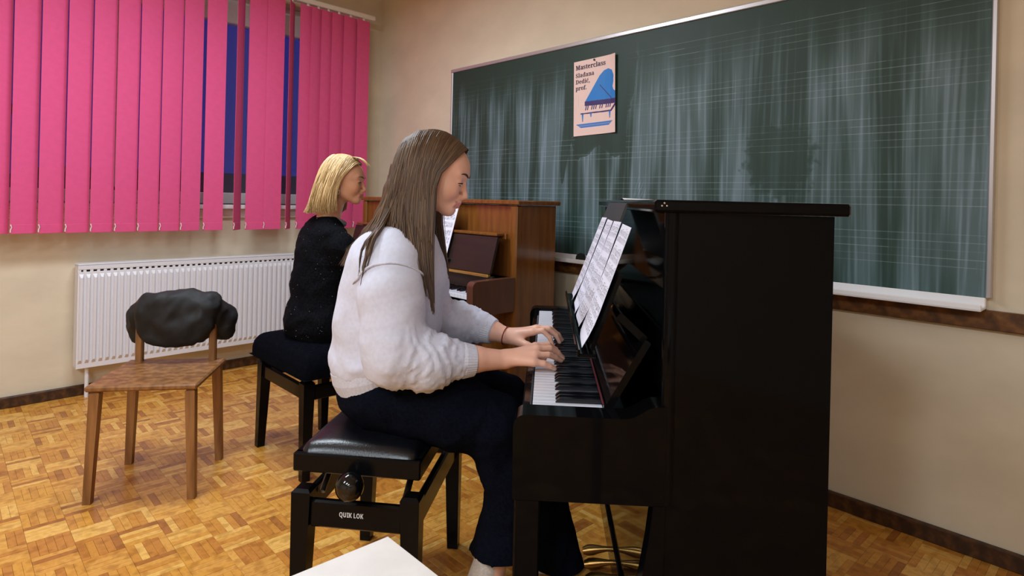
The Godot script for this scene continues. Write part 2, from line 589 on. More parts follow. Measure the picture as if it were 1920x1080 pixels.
func build_window() -> void:
	var white := worn("window_paint", Color8(228, 226, 226), 0.4, 0.04, 0.8)
	var glass := mat("pane_glass", Color(0.9, 0.94, 1.0, 0.06), 0.02, {"transparency": BaseMaterial3D.TRANSPARENCY_ALPHA})
	var x0 := -2.7
	var x1 := -0.2
	var y0 := 1.12
	var y1 := 2.58
	var n := 0
	var bounds := [x1, -0.88, -1.79, x0]
	for k in 3:
		var a: float = bounds[k + 1]
		var b: float = bounds[k]
		n += 1
		var fr := Geo.new()
		fr.box(Vector3((a + b) / 2, y0 + 0.04, -0.14), Vector3(b - a, 0.08, 0.07), 0.006)
		fr.box(Vector3((a + b) / 2, y1 - 0.1, -0.14), Vector3(b - a, 0.2, 0.07), 0.006)
		fr.box(Vector3(a + 0.035, (y0 + y1) / 2 - 0.03, -0.14), Vector3(0.07, y1 - y0 - 0.26, 0.07), 0.006)
		fr.box(Vector3(b - 0.035, (y0 + y1) / 2 - 0.03, -0.14), Vector3(0.07, y1 - y0 - 0.26, 0.07), 0.006)
		var w := structure("window_%d" % n, fr, white, CORNER, WINDOW_TURN)
		part("pane", one_box(Vector3(b - a - 0.13, y1 - y0 - 0.27, 0.008), 0.0, Vector3((a + b) / 2, (y0 + y1) / 2 - 0.06, -0.15)), glass, w)
	var sill := Geo.new()
	sill.box(Vector3(-1.45, 1.105, -0.03), Vector3(2.56, 0.03, 0.22), 0.006)
	sill.box(Vector3(-1.45, 1.06, 0.012), Vector3(2.56, 0.06, 0.024), 0.006)
	structure("trim_1", sill, white, CORNER, WINDOW_TURN)
	# vertical blind on its rail
	var blind := thing("vertical_blind", "magenta pink vertical fabric blind hanging in front of the window", "blind", CORNER, WINDOW_TURN)
	var rail_m := mat("blind_rail", Color8(226, 220, 212), 0.45)
	part("head_rail", one_box(Vector3(2.62, 0.035, 0.05), 0.006, Vector3(-1.48, 2.585, 0.15)), rail_m, blind, "white head rail of the blind")
	var fabric := worn("blind_fabric", Color8(230, 86, 140), 0.85, 0.025, 0.25, 0.4)
	fabric.backlight_enabled = true
	fabric.backlight = Color(0.12, 0.03, 0.06)
	var slat := Geo.new()
	slat.box(Vector3(0, -0.8, 0), Vector3(0.127, 1.6, 0.0016))
	slat.box(Vector3(0, -1.575, 0), Vector3(0.127, 0.05, 0.004), 0.001)
	var slat_mesh := slat.mesh()
	var clip := Geo.new()
	clip.box(Vector3(0, 0.012, 0), Vector3(0.02, 0.03, 0.008), 0.002)
	var clip_mesh := clip.mesh()
	var tab := Geo.new()
	tab.tube([Vector3(0, 0.03, 0), Vector3(0.004, 0.015, 0.003), Vector3(0, 0, 0), Vector3(0.0, -0.012, 0)], [0.0035, 0.0025, 0.0035, 0.003], 5)
	var tab_mesh := tab.mesh()
	var spots := [[-0.262, 10], [-0.376, 12], [-0.475, 13], [-0.56, 14], [-0.64, 16], [-0.722, 10], [-0.838, 50], [-0.952, 4], [-1.075, 5], [-1.19, 48], [-1.342, 6]]
	for q in 11:
		spots.append([-1.48 - q * 0.118, 14 + (q * 37) % 18])
	for s in spots:
		var sl := part("slat", slat_mesh, fabric, blind)
		sl.position = Vector3(s[0], 2.555, 0.15)
		sl.rotation_degrees.y = s[1]
		part("hook", clip_mesh, rail_m, sl).position = Vector3(0, 0, 0)
		part("weight_tab", tab_mesh, rail_m, sl).position = Vector3(-0.062, -1.58, 0.004)
	# radiator under the window
	var rad := thing("radiator", "white ribbed panel radiator on the wall under the window", "radiator", CORNER, WINDOW_TURN)
	var enamel := mat("enamel", Color8(222, 220, 226), 0.35)
	var panel := Geo.new()
	var ra := -2.05
	var rb := -0.62
	var pitch := 0.0333
	var count := int((rb - ra) / pitch)
	# a hollow case: front, back, ends and bottom of sheet steel
	panel.box(Vector3((ra + rb) / 2, 0.4515, 0.1), Vector3(rb - ra, 0.553, 0.01), 0.002)
	panel.box(Vector3((ra + rb) / 2, 0.468, 0.025), Vector3(rb - ra, 0.586, 0.008))
	panel.box(Vector3((ra + rb) / 2, 0.18, 0.063), Vector3(rb - ra, 0.008, 0.07))
	panel.box(Vector3(ra + 0.004, 0.468, 0.063), Vector3(0.008, 0.586, 0.08))
	panel.box(Vector3(rb - 0.004, 0.468, 0.063), Vector3(0.008, 0.586, 0.08))
	for k in count:
		var x := ra + (k + 0.5) * pitch
		for sgn in [0]:
			var w2 := 0.0105
			var za := 0.105
			var zb := 0.118
			var lo := 0.205
			var hi := 0.715
			var prof := [Vector3(x - w2, 0, za), Vector3(x - w2 * 0.55, 0, zb), Vector3(x + w2 * 0.55, 0, zb), Vector3(x + w2, 0, za)]
			for i in 3:
				var p: Vector3 = prof[i]
				var q: Vector3 = prof[i + 1]
				panel.quad(p + Vector3(0, lo + 0.02, 0), q + Vector3(0, lo + 0.02, 0), q + Vector3(0, hi - 0.02, 0), p + Vector3(0, hi - 0.02, 0), Vector3(p.x + q.x - 2 * x, 0, 0.02))
			for e in [[lo, lo + 0.02, -1.0], [hi, hi - 0.02, 1.0]]:
				panel.quad(Vector3(x - w2, e[0], za), Vector3(x + w2, e[0], za), prof[2] + Vector3(0, e[1], 0), prof[1] + Vector3(0, e[1], 0), Vector3(0, e[2], 1))
				panel.flat(Vector3(x - w2, e[0], za), prof[1] + Vector3(0, e[1], 0), prof[0] + Vector3(0, e[1], 0), Vector3(-1, 0, 0.5))
				panel.flat(Vector3(x + w2, e[0], za), prof[2] + Vector3(0, e[1], 0), prof[3] + Vector3(0, e[1], 0), Vector3(1, 0, 0.5))
	part("panel", panel, enamel, rad)
	var grille := Geo.new()
	grille.box(Vector3((ra + rb) / 2, 0.767, 0.063), Vector3(rb - ra, 0.012, 0.086), 0.003)
	grille.box(Vector3((ra + rb) / 2, 0.755, 0.1), Vector3(rb - ra, 0.032, 0.012), 0.003)
	part("top_cover", grille, enamel, rad)
	# the bars left standing between the openings of the grille
	var bar_mesh := one_box(Vector3(pitch - 0.018, 0.014, 0.008), 0.001).mesh()
	for k in count + 1:
		part("grille_bar", bar_mesh, enamel, rad).position = Vector3(clampf(ra + k * pitch, ra + 0.008, rb - 0.008), 0.7335, 0.1)
	var pipe := Geo.new()
	pipe.tube([Vector3(0, 0.19, 0.07), Vector3(0, 0.0, 0.07)], [0.011, 0.011], 8)
	for x in [ra + 0.06, rb - 0.06]:
		part("pipe", pipe, enamel, rad).position.x = x
	for x in [ra + 0.25, rb - 0.25]:
		part("bracket", one_box(Vector3(0.03, 0.3, 0.045), 0.003, Vector3(x, 0.5, 0.0225)), enamel, rad)
	# dark houses outside
	var dusk := worn("dusk_wall", Color8(40, 34, 40), 0.9, 0.2, 3.0)
	var ob := thing("neighbour_building", "dark block of a building outside behind the blind slats", "building", CORNER, WINDOW_TURN)
	var wall := Geo.new()
	wall.box(Vector3(-3.0, 0.0, -11.0), Vector3(3.4, 5.2, 3.0))
	part("wall", wall, dusk, ob)
	var roof := Geo.new()
	roof.extrude(PackedVector2Array([Vector2(-4.9, 2.6), Vector2(-1.1, 2.6), Vector2(-3.0, 3.2)]), -12.7, -9.3)
	part("roof", roof, dusk, ob)
	var ob2 := thing("low_house", "low dark house outside along the bottom of the window", "building", CORNER, WINDOW_TURN)
	wall = Geo.new()
	wall.box(Vector3(5.0, -0.8, -15.0), Vector3(12.0, 4.2, 3.0))
	part("wall", wall, dusk, ob2)
	roof = Geo.new()
	roof.extrude(PackedVector2Array([Vector2(-1.1, 1.3), Vector2(11.1, 1.3), Vector2(10.0, 1.75), Vector2(0.0, 1.75)]), -16.7, -13.3)
	part("roof", roof, dusk, ob2)

func build_ceiling_lamps() -> void:
	var names := ["between the window and the chalkboard", "at the back of the room on the window side", "in the middle of the back of the room", "at the back of the room by the right wall"]
	var spots := [Vector3(1.7, 0, 1.85), Vector3(2.9, 0, 4.4), Vector3(4.3, 0, 4.4), Vector3(5.6, 0, 4.4)]
	var metal := mat("lamp_housing", Color8(230, 230, 228), 0.5)
	var glow := mat("lamp_glow", Color.WHITE, 0.5, {"emission_enabled": true, "emission": LAMP_COLOR, "emission_energy_multiplier": 1.6})
	var to_world := Transform3D(Basis(Vector3.UP, deg_to_rad(BOARD_TURN)), CORNER)
	for i in 4:
		var at: Vector3 = to_world * Vector3(spots[i].x, 2.72, spots[i].z)
		var t := thing("hanging_lamp", "long white fluorescent lamp hanging " + names[i], "lamp", at, BOARD_TURN, "hanging lamps")
		var h := Geo.new()
		h.extrude(poly([[-0.17, 0.0], [-0.165, 0.03], [-0.09, 0.08], [0.09, 0.08], [0.165, 0.03], [0.17, 0.0]]), -0.63, 0.63)
		part("housing", h, metal, t)
		part("diffuser", one_box(Vector3(0.30, 0.012, 1.2), 0.003, Vector3(0, -0.004, 0)), glow, t)
		for z in [-0.4, 0.4]:
			var rod := Geo.new()
			rod.tube([Vector3(0, 0.07, z), Vector3(0, 0.38, z)], [0.006, 0.006], 8)
			part("rod", rod, metal, t)
		var l := AreaLight3D.new()
		l.name = "lamp_light"
		l.area_size = Vector2(0.3, 1.2)
		l.light_energy = LAMP_ENERGY
		l.light_color = LAMP_COLOR
		l.set("area_range", 12.0)
		l.shadow_enabled = true
		t.add_child(l)
		l.position = Vector3(0, -0.014, 0)
		l.rotation_degrees = Vector3(-90, 0, 0)

# ---------------------------------------------------------------- the chalkboard wall
func chalk_texture() -> ImageTexture:
	var w := 1024
	var h := 400
	var wide := 3.0
	var high := 1.175
	var n1 := FastNoiseLite.new()
	n1.seed = 5
	n1.frequency = 1.0
	n1.fractal_octaves = 3
	var n2 := FastNoiseLite.new()
	n2.seed = 9
	n2.frequency = 1.0
	n2.fractal_octaves = 2
	var clean := Color8(30, 56, 47)
	var dusty := Color8(140, 160, 176)
	var data := PackedByteArray()
	data.resize(w * h * 3)
	var q := 0
	for j in h:
		var y := high * (j + 0.5) / h            # metres below the top edge
		for i in w:
			var x := wide * (i + 0.5) / w        # metres from the left edge
			var lean := x + y * 0.02 * sin(x * 9.0)
			var broad := n1.get_noise_2d(lean * 5.0, y * 0.5) * 0.5 + 0.5
			var fine := n2.get_noise_2d(lean * 42.0, y * 1.1) * 0.5 + 0.5
			var hair := n2.get_noise_2d(lean * 150.0 + 40.0, y * 0.8) * 0.5 + 0.5
			var start := 0.07 + 0.16 * n1.get_noise_2d(lean * 7.0 + 31.0, 4.0)
			var top := smoothstep(start, start + 0.14 + 0.3 * broad, y)
			var c := smoothstep(0.30, 0.64, broad) * 0.62 + smoothstep(0.42, 0.80, fine) * 0.34 + smoothstep(0.66, 0.8, hair) * 0.12
			c *= top
			c += 0.06 * n1.get_noise_2d(x * 3.0, y * 3.0)
			# the patch wiped clean around the poster, with a chalky rim
			var px := x - 1.30
			var py := y - 0.31
			var rim := maxf(absf(px) - 0.22 - 0.03 * sin(y * 9.0), absf(py) - 0.30 - 0.03 * sin(x * 23.0)) + 0.03 * n1.get_noise_2d(x * 9.0, y * 7.0)
			if rim < 0.0:
				c *= 0.1 + 0.5 * smoothstep(-0.03, 0.0, rim) * broad
			elif rim < 0.006:
				c += 0.18 * fine
			# one streak of the sponge below it
			var sx := absf(x - 1.07 - 0.03 * sin(y * 6.0))
			if y > 0.3 and y < 0.78 and sx < 0.05 * sqrt(maxf(0.0, 1.0 - (y - 0.3) / 0.48)):
				c *= 0.2
			# a wiped cloud further right
			var cloud := Vector2((x - 2.28) / 0.16, (y - 0.68) / 0.17).length() + 0.35 * n1.get_noise_2d(x * 18.0, y * 18.0)
			c *= lerpf(0.3, 1.0, smoothstep(0.72, 1.05, cloud))
			# scribbled chalk beside the music desk
			var scrib := Vector2((x - 1.58) / 0.07, (y - 0.82) / 0.1).length()
			if scrib < 1.0:
				c += smoothstep(0.5, 0.75, n2.get_noise_2d((x + y * 0.35) * 90.0, y * 9.0) * 0.5 + 0.5) * 0.45 * (1.0 - scrib)
			var col := clean.lerp(dusty, clampf(c * 0.78, 0.0, 1.0))
			data[q] = int(col.r * 255.0)
			data[q + 1] = int(col.g * 255.0)
			data[q + 2] = int(col.b * 255.0)
			q += 3
	var img := Image.create_from_data(w, h, false, Image.FORMAT_RGB8, data)
	img.resize(2048, 800, Image.INTERPOLATE_CUBIC)
	# painted music staves: groups of five lines, worn in places
	var r := RandomNumberGenerator.new()
	r.seed = 21
	for s in 5:
		for l in 5:
			var yy := 2.075 - (1.762 - (s - 0) * 0.2165 + 0.2165 - l * 0.0288)
			var row := int(yy / high * 800.0)
			if row < 2 or row > 795:
				continue
			var x := 0
			while x < 2040:
				var run := r.randi_range(60, 260)
				var strong := r.randf_range(0.15, 0.6) * (0.35 if s < 2 and x < 1100 else 1.0)
				for xx in range(x, mini(x + run, 2046)):
					if xx > 770 and xx < 1010 and row > 20 and row < 410:
						continue
					var old := img.get_pixel(xx, row)
					img.set_pixel(xx, row, old.lerp(Color8(176, 190, 194), strong))
					img.set_pixel(xx, row + 1, img.get_pixel(xx, row + 1).lerp(Color8(160, 176, 182), strong * 0.5))
				x += run
	return ImageTexture.create_from_image(img)

func build_chalkboard() -> void:
	var x0 := -1.07
	var x1 := 1.93
	var y0 := 0.90
	var y1 := 2.075
	var cb := thing("chalkboard", "long dark green chalkboard with painted music staves and smeared chalk", "chalkboard", BOARD_AT, BOARD_TURN)
	var face := Geo.new()
	var nz := Vector3.BACK
	face.tri(Vector3(x0, y0, 0.022), Vector3(x1, y0, 0.022), Vector3(x1, y1, 0.022), nz, nz, nz, Vector2(0, 1), Vector2(1, 1), Vector2(1, 0))
	face.tri(Vector3(x0, y0, 0.022), Vector3(x1, y1, 0.022), Vector3(x0, y1, 0.022), nz, nz, nz, Vector2(0, 1), Vector2(1, 0), Vector2(0, 0))
	face.box(Vector3((x0 + x1) / 2, (y0 + y1) / 2, 0.0105), Vector3(x1 - x0, y1 - y0, 0.021))
	var slate := mat("slate", Color.WHITE, 0.55)
	slate.albedo_texture = chalk_texture()
	part("writing_surface", face, slate, cb)
	var alu := mat("aluminium", Color8(196, 192, 194), 0.35, {"metallic": 0.6})
	var w := 0.022
	for e in [[Vector3((x0 + x1) / 2, y1 + w / 2, 0.015), Vector3(x1 - x0 + 2 * w, w, 0.03)], [Vector3(x0 - 0.008, (y0 + y1) / 2, 0.015), Vector3(0.016, y1 - y0, 0.03)], [Vector3(x1 + 0.008, (y0 + y1) / 2, 0.015), Vector3(0.016, y1 - y0, 0.03)]]:
		part("frame_bar", one_box(e[1], 0.003, e[0]), alu, cb)
	var tray := Geo.new()
	tray.box(Vector3((x0 + x1) / 2, 0.864, 0.05), Vector3(x1 - x0, 0.008, 0.1), 0.002)
	tray.box(Vector3((x0 + x1) / 2, 0.872, 0.096), Vector3(x1 - x0, 0.02, 0.008), 0.002)
	tray.box(Vector3((x0 + x1) / 2, 0.884, 0.012), Vector3(x1 - x0, 0.034, 0.024), 0.003)
	part("chalk_tray", tray, mat("tray_paint", Color8(240, 238, 240), 0.5), cb, "white chalk tray along the bottom of the board")
	var rail := Geo.new()
	rail.box(Vector3((x0 + x1) / 2, 0.825, 0.014), Vector3(x1 - x0 + 0.6, 0.066, 0.028), 0.004)
	structure("trim_2", rail, wood("rail_wood", Color8(74, 44, 18), Color8(116, 74, 34), 0.45, false), BOARD_AT, BOARD_TURN)
	# a sponge on the tray
	var sp := thing("chalk_sponge", "small dark chalk sponge on the chalk tray beside the sheet music", "sponge", BOARD_AT + Basis(Vector3.UP, deg_to_rad(BOARD_TURN)) * Vector3(0.15, 0.868, 0.055), BOARD_TURN)
	var sg := Geo.new()
	sg.lathe([Vector2(0, 0), Vector2(0.022, 0.0), Vector2(0.027, 0.012), Vector2(0.025, 0.03), Vector2(0.018, 0.042), Vector2(0, 0.047)], 12, Transform3D(Basis.from_scale(Vector3(0.8, 1, 1.3)), Vector3.ZERO))
	part("body", sg, worn("sponge", Color8(34, 38, 38), 0.95, 0.3, 0.05, 3.0), sp)
	build_poster()

func poster_texture() -> ImageTexture:
	var w := 300
	var h := 424
	var img := Image.create(w, h, false, Image.FORMAT_RGB8)
	img.fill(Color8(238, 208, 198))
	var blue := Color8(40, 128, 206)
	var navy := Color8(62, 48, 104)
	var lid := PackedVector2Array()
	# the raised lid of the drawn grand piano
	for p in [[0.28, 0.55], [0.62, 0.24], [0.72, 0.185], [0.82, 0.17], [0.91, 0.20], [0.955, 0.27], [0.95, 0.36], [0.93, 0.41], [0.955, 0.455], [1.0, 0.475], [1.0, 0.575]]:
		lid.append(Vector2(p[0] * w, p[1] * h))
	var body := PackedVector2Array()
	for p in [[0.27, 0.55], [1.0, 0.565], [1.0, 0.63], [0.27, 0.61]]:
		body.append(Vector2(p[0] * w, p[1] * h))
	var shelf := PackedVector2Array()
	for p in [[0.17, 0.70], [0.88, 0.705], [1.0, 0.62], [1.0, 0.66], [0.9, 0.725], [0.17, 0.715]]:
		shelf.append(Vector2(p[0] * w, p[1] * h))
	for j in h:
		for i in w:
			var q := Vector2(i, j)
			if Geometry2D.is_point_in_polygon(q, body) or Geometry2D.is_point_in_polygon(q, shelf):
				img.set_pixel(i, j, navy)
			elif Geometry2D.is_point_in_polygon(q, lid):
				img.set_pixel(i, j, blue)
	for k in 52:                                    # prop stick
		var p := Vector2(0.62 + 0.27 * k / 51.0, 0.36 + 0.19 * k / 51.0)
		img.fill_rect(Rect2i(int(p.x * w), int(p.y * h), 4, 4), navy)
	for k in 14:                                    # black keys, slanting
		if k % 7 == 2 or k % 7 == 6:
			continue
		for s in 14:
			img.fill_rect(Rect2i(int((0.30 + 0.048 * k) * w) - s / 2, int(0.605 * h) + s * 2, 7, 2), navy)
	for leg in [[0.2, 0.715, 0.1], [0.4, 0.715, 0.05], [0.84, 0.72, 0.085]]:
		for s in 40:
			var ww := 14.0 - 9.0 * s / 40.0
			img.fill_rect(Rect2i(int(leg[0] * w + s * 0.12), int((leg[1] + leg[2] * s / 40.0) * h), int(ww), 2), blue if s < 36 else navy)
	for k in 5:
		img.fill_rect(Rect2i(int((0.07 + 0.025 * k) * w), int((0.845 + 0.011 * k) * h), int((0.86 - 0.045 * k) * w), 4), blue if k % 2 == 0 else Color8(60, 110, 190))
	for k in 24:
		img.fill_rect(Rect2i(int(0.055 * w), int((0.45 + 0.011 * k) * h), 2, 2), Color8(200, 168, 166))
		img.fill_rect(Rect2i(int(0.115 * w), int((0.45 + 0.007 * k) * h), 2, 2), Color8(200, 168, 166))
	return ImageTexture.create_from_image(img)

func sheet_geo(w: float, h: float, curl: Callable, nx := 8, ny := 10) -> Geo:
	# a sheet in x, y with its lower left corner at the origin, bent out along z by curl(u, v)
	var g := Geo.new()
	for j in ny:
		for i in nx:
			var p: Array[Vector3] = []
			var u: Array[Vector2] = []
			for k in [[0, 0], [1, 0], [1, 1], [0, 1]]:
				var a := float(i + k[0]) / nx
				var b := float(j + k[1]) / ny
				p.append(Vector3(a * w, b * h, curl.call(a, b)))
				u.append(Vector2(a, 1.0 - b))
			var m := (p[1] - p[0]).cross(p[3] - p[0]).normalized()
			g.tri(p[0], p[1], p[2], m, m, m, u[0], u[1], u[2])
			g.tri(p[0], p[2], p[3], m, m, m, u[0], u[2], u[3])
			var o := -m * 0.0006
			g.tri(p[0] + o, p[1] + o, p[2] + o, -m, -m, -m)
			g.tri(p[0] + o, p[2] + o, p[3] + o, -m, -m, -m)
	return g

func letters(text: String, height: float, m: Material, parent: Node, at: Vector3, family := "Droid Serif", weight := 700, depth := 0.0006) -> MeshInstance3D:
	var f := SystemFont.new()
	f.font_names = PackedStringArray([family])
	f.font_weight = weight
	var t := TextMesh.new()
	t.font = f
	t.text = text
	t.font_size = 48
	t.pixel_size = height / 48.0
	t.depth = depth
	t.horizontal_alignment = HORIZONTAL_ALIGNMENT_LEFT
	t.vertical_alignment = VERTICAL_ALIGNMENT_BOTTOM
	var o := part("lettering", t, m, parent)
	o.position = at
	return o

func build_poster() -> void:
	var at := BOARD_AT + Basis(Vector3.UP, deg_to_rad(BOARD_TURN)) * Vector3(0.053, 1.563, 0.026)
	var po := thing("poster", "pale pink masterclass poster with a blue grand piano on the chalkboard", "poster", at, BOARD_TURN)
	po.rotation_degrees.z = 1.3
	var m := mat("poster_print", Color.WHITE, 0.5)
	m.albedo_texture = poster_texture()
	part("sheet", sheet_geo(0.296, 0.42, func(u: float, v: float) -> float: return 0.001 + 0.012 * pow(maxf(0.0, u - 0.76) / 0.24, 2.0) * (0.7 + 0.3 * v)), m, po)
	var ink := mat("poster_ink", Color8(58, 40, 66), 0.5)
	letters("Masterclass", 0.036, ink, po, Vector3(0.014, 0.362, 0.0025)).scale = Vector3(0.98, 1, 1)
	var y := 0.320
	for t in ["Slađana", "Dedić,", "prof."]:
		letters(t, 0.033, ink, po, Vector3(0.013, y, 0.0018))
		y -= 0.036
	var magnet := mat("magnet", Color8(70, 70, 72), 0.4)
	var mg := Geo.new()
	mg.lathe([Vector2(0.006, 0), Vector2(0.006, 0.003), Vector2(0, 0.004)], 10, Transform3D(Basis(Vector3.RIGHT, PI / 2), Vector3(0.148, 0.41, 0.003)))
	part("magnet", mg, magnet, po)

# ---------------------------------------------------------------- pianos
# frame of a piano: x from the front of the white keys to its back, z = 0 at the treble end of the keys, bass end at z = -1.225
func arc(c: Vector2, r: float, a0: float, a1: float, n := 6) -> Array:
	var out := []
	for i in n + 1:
		var a := deg_to_rad(lerpf(a0, a1, float(i) / n))
		out.append(c + Vector2(cos(a), sin(a)) * r)
	return out

func poly(pts: Array) -> PackedVector2Array:
	var out := PackedVector2Array()
	for p in pts:
		out.append(p if p is Vector2 else Vector2(p[0], p[1]))
	return out

func slab(p: Vector2, q: Vector2, thick: float) -> PackedVector2Array:
	var n := (q - p).orthogonal().normalized() * thick
	var r := (q - p).normalized() * 0.003
	var s := n.normalized() * 0.003
	return poly([p + r, q - r, q + s, q + n - s, q + n - r, p + n + r, p + n - s, p + s])

func keyboard(t: Node3D, top: float, white_m: Material, black_m: Material, back_x := 0.16) -> void:
	var pitch := 1.225 / 52.0
	var wg := Geo.new()
	wg.box(Vector3(back_x / 2, -0.011, 0), Vector3(back_x, 0.022, pitch - 0.0009), 0.0012)
	var wm := wg.mesh()
	var bg := Geo.new()
	var w := 0.0052
	var l := back_x - 0.052
	var prof := poly([[0.0, 0.0], [0.003, 0.006], [0.010, 0.0115], [0.014, 0.012], [l, 0.012], [l, 0.0]])
	bg.extrude(prof, -w, w)
	var bm := bg.mesh()
	for i in 52:
		var k := part("white_key", wm, white_m, t)
		k.position = Vector3(0, top, -(i + 0.5) * pitch)
		var name_step := (i + 6) % 7              # C B A G F E D from the treble end
		if i < 51 and name_step != 6 and name_step != 3:
			var b := part("black_key", bm, black_m, t)
			b.position = Vector3(0.052, top - 0.001, -(i + 1) * pitch)

func pedals(t: Node3D, x: float, zc: float, brass: Material) -> void:
	for k in [-1, 0, 1]:
		var g := Geo.new()
		var pts := []
		var rad := []
		for s in 9:
			var u := s / 8.0
			pts.append(Vector3(x + 0.03 - 0.125 * u, 0.062 - 0.012 * u * u, zc + k * 0.075))
			rad.append(0.008 + 0.009 * smoothstep(0.35, 0.8, u) - (0.006 if s == 8 else 0.0))
		g.tube(pts, rad, 10)
		part("pedal", g, brass, t)

func build_black_piano() -> void:
	var at := Vector3(0.057, 0, -1.382)
	var t := thing("black_upright_piano", "glossy black upright piano played by the girl in the white sweatshirt", "piano", at, PIANO_TURN)
	var black := mat("black_lacquer", Color8(9, 9, 11), 0.06, {"metallic_specular": 0.2})
	var satin := mat("black_satin", Color8(16, 16, 18), 0.35)
	var brass := mat("brass", Color8(168, 128, 72), 0.3, {"metallic": 1.0})
	var ivory := mat("key_white", Color8(226, 228, 240), 0.18)
	var ebony := mat("key_black", Color8(12, 13, 17), 0.22)
	var za := 0.075
	var zb := -1.30
	keyboard(t, 0.73, ivory, ebony)
	part("key_bed", one_box(Vector3(0.30, 0.055, 1.23), 0.004, Vector3(0.125, 0.655, -0.6125)), black, t)
	part("key_slip", one_box(Vector3(0.022, 0.082, 1.245), 0.004, Vector3(-0.014, 0.676, -0.6125)), black, t)
	for e in [[0.006, za], [zb, -1.231]]:
		var arm_prof := [[-0.037, 0.558], [-0.039, 0.70]]
		arm_prof += arc(Vector2(-0.012, 0.713), 0.027, 180, 95, 6)
		arm_prof += [[0.19, 0.739], [0.206, 0.7405], [0.220, 0.745], [0.233, 0.753], [0.246, 0.762], [0.260, 0.767], [0.285, 0.768], [0.285, 0.558]]
		var ag := Geo.new()
		ag.extrude(poly(arm_prof), e[0], e[1])
		part("arm", ag, black, t)
	for z in [[0.036, 0.071], [-1.296, -1.261]]:
		var sg := Geo.new()
		sg.extrude(poly([[0.286, 0.0], [0.286, 1.178], [0.62, 1.178], [0.62, 0.0]]), z[0], z[1])
		part("side_panel", sg, black, t)
		var pil := Geo.new()
		var ring := []
		var zc := za - 0.0175 if z[0] > 0 else zb + 0.0175
		ring += arc(Vector2(0.291, -(zc + 0.0)), 0.0175, 0, 360, 18)
		ring.pop_back()
		var tt := Transform3D(Basis(Vector3(1, 0, 0), Vector3(0, 0, -1), Vector3(0, 1, 0)), Vector3.ZERO)
		pil.extrude(poly(ring), 0.56, 1.178, tt)
		part("corner_post", pil, black, t)
		var zl := [0.03, za] if z[0] > 0 else [zb, -1.255]
		var toe := Geo.new()
		toe.extrude(poly([[0.285, 0.56], [0.261, 0.56], [0.252, 0.48], [0.242, 0.416], [0.222, 0.31], [0.19, 0.2], [0.14, 0.115], [0.08, 0.075], [0.0, 0.062], [-0.035, 0.06], [-0.04, 0.05], [-0.04, 0.02], [-0.03, 0.012], [0.285, 0.012]]), zl[0], zl[1])
		part("toe_block", toe, black, t)
		var leg := Geo.new()
		leg.box(Vector3(-0.005, 0.31, (zl[0] + zl[1]) / 2), Vector3(0.056, 0.5, absf(zl[1] - zl[0])), 0.004)
		part("leg", leg, black, t)
		for x in [0.0, 0.56]:
			var cg := Geo.new()
			cg.lathe([Vector2(0, -0.011), Vector2(0.009, -0.011), Vector2(0.012, -0.006), Vector2(0.012, 0.006), Vector2(0.009, 0.011), Vector2(0, 0.011)], 12, Transform3D(Basis(Vector3.RIGHT, PI / 2), Vector3(x, 0.012, (zl[0] + zl[1]) / 2)))
			part("caster", cg, brass, t)
	part("lid", one_box(Vector3(0.40, 0.026, 1.40), 0.005, Vector3(0.447, 1.192, -0.6125)), black, t)
	var hinge := Geo.new()
	for q in [[0.262, 0.0], [0.272, 0.0], [0.267, 0.0]]:
		hinge.lathe([Vector2(0.0024, 0), Vector2(0.0018, 0.0014), Vector2(0, 0.002)], 8, Transform3D(Basis(Vector3.RIGHT, PI / 2), Vector3(q[0], 1.1925 if q[0] != 0.267 else 1.198, 0.0875)))
	part("lid_screw", hinge, mat("steel", Color8(200, 200, 205), 0.25, {"metallic": 1.0}), t)
	part("upper_panel", one_box(Vector3(0.018, 0.40, 1.30), 0.003, Vector3(0.292, 0.978, -0.6125)), black, t)
	part("lower_panel", one_box(Vector3(0.02, 0.52, 1.30), 0.003, Vector3(0.276, 0.36, -0.6125)), black, t)
	part("toe_rail", one_box(Vector3(0.03, 0.10, 1.30), 0.004, Vector3(0.272, 0.055, -0.6125)), black, t)
	part("back_board", one_box(Vector3(0.012, 1.15, 1.30), 0.0, Vector3(0.612, 0.6, -0.6125)), satin, t)
	part("bottom_board", one_box(Vector3(0.33, 0.03, 1.30), 0.0, Vector3(0.45, 0.04, -0.6125)), satin, t)
	# the open fallboard, leaning back, and its folded lip
	var fb := Geo.new()
	fb.extrude(slab(Vector2(0.262, 0.885), Vector2(0.176, 0.732), 0.016), -1.228, 0.002)
	part("fallboard", fb, black, t)
	var lip := Geo.new()
	lip.extrude(slab(Vector2(0.258, 0.892), Vector2(0.196, 0.948), -0.018), -1.20, -0.02)
	part("fallboard_lip", lip, black, t)
	part("felt_strip", one_box(Vector3(0.0035, 0.003, 1.222), 0.0, Vector3(0.1588, 0.7435, -0.6125)), mat("red_felt", Color8(92, 16, 26), 0.95), t, "thin red felt strip behind the keys")
	part("name_rail", one_box(Vector3(0.016, 0.014, 1.225), 0.002, Vector3(0.168, 0.737, -0.6125)), black, t)
	# the music desk standing on the lip
	var desk := Node3D.new()
	desk.name = "music_desk"
	t.add_child(desk)
	var dk := Geo.new()
	dk.extrude(slab(Vector2(0.252, 1.195), Vector2(0.134, 0.862), 0.007), -0.855, -0.36)
	part("desk_panel", dk, mat("desk_grey", Color8(58, 58, 62), 0.35), desk)
	dk = Geo.new()
	dk.extrude(slab(Vector2(0.196, 1.035), Vector2(0.134, 0.862), 0.009), -0.855, 0.0)
	part("desk_rest", dk, black, desk)
	part("ledge", one_box(Vector3(0.042, 0.010, 0.90), 0.003, Vector3(0.121, 0.853, -0.44)), black, desk)
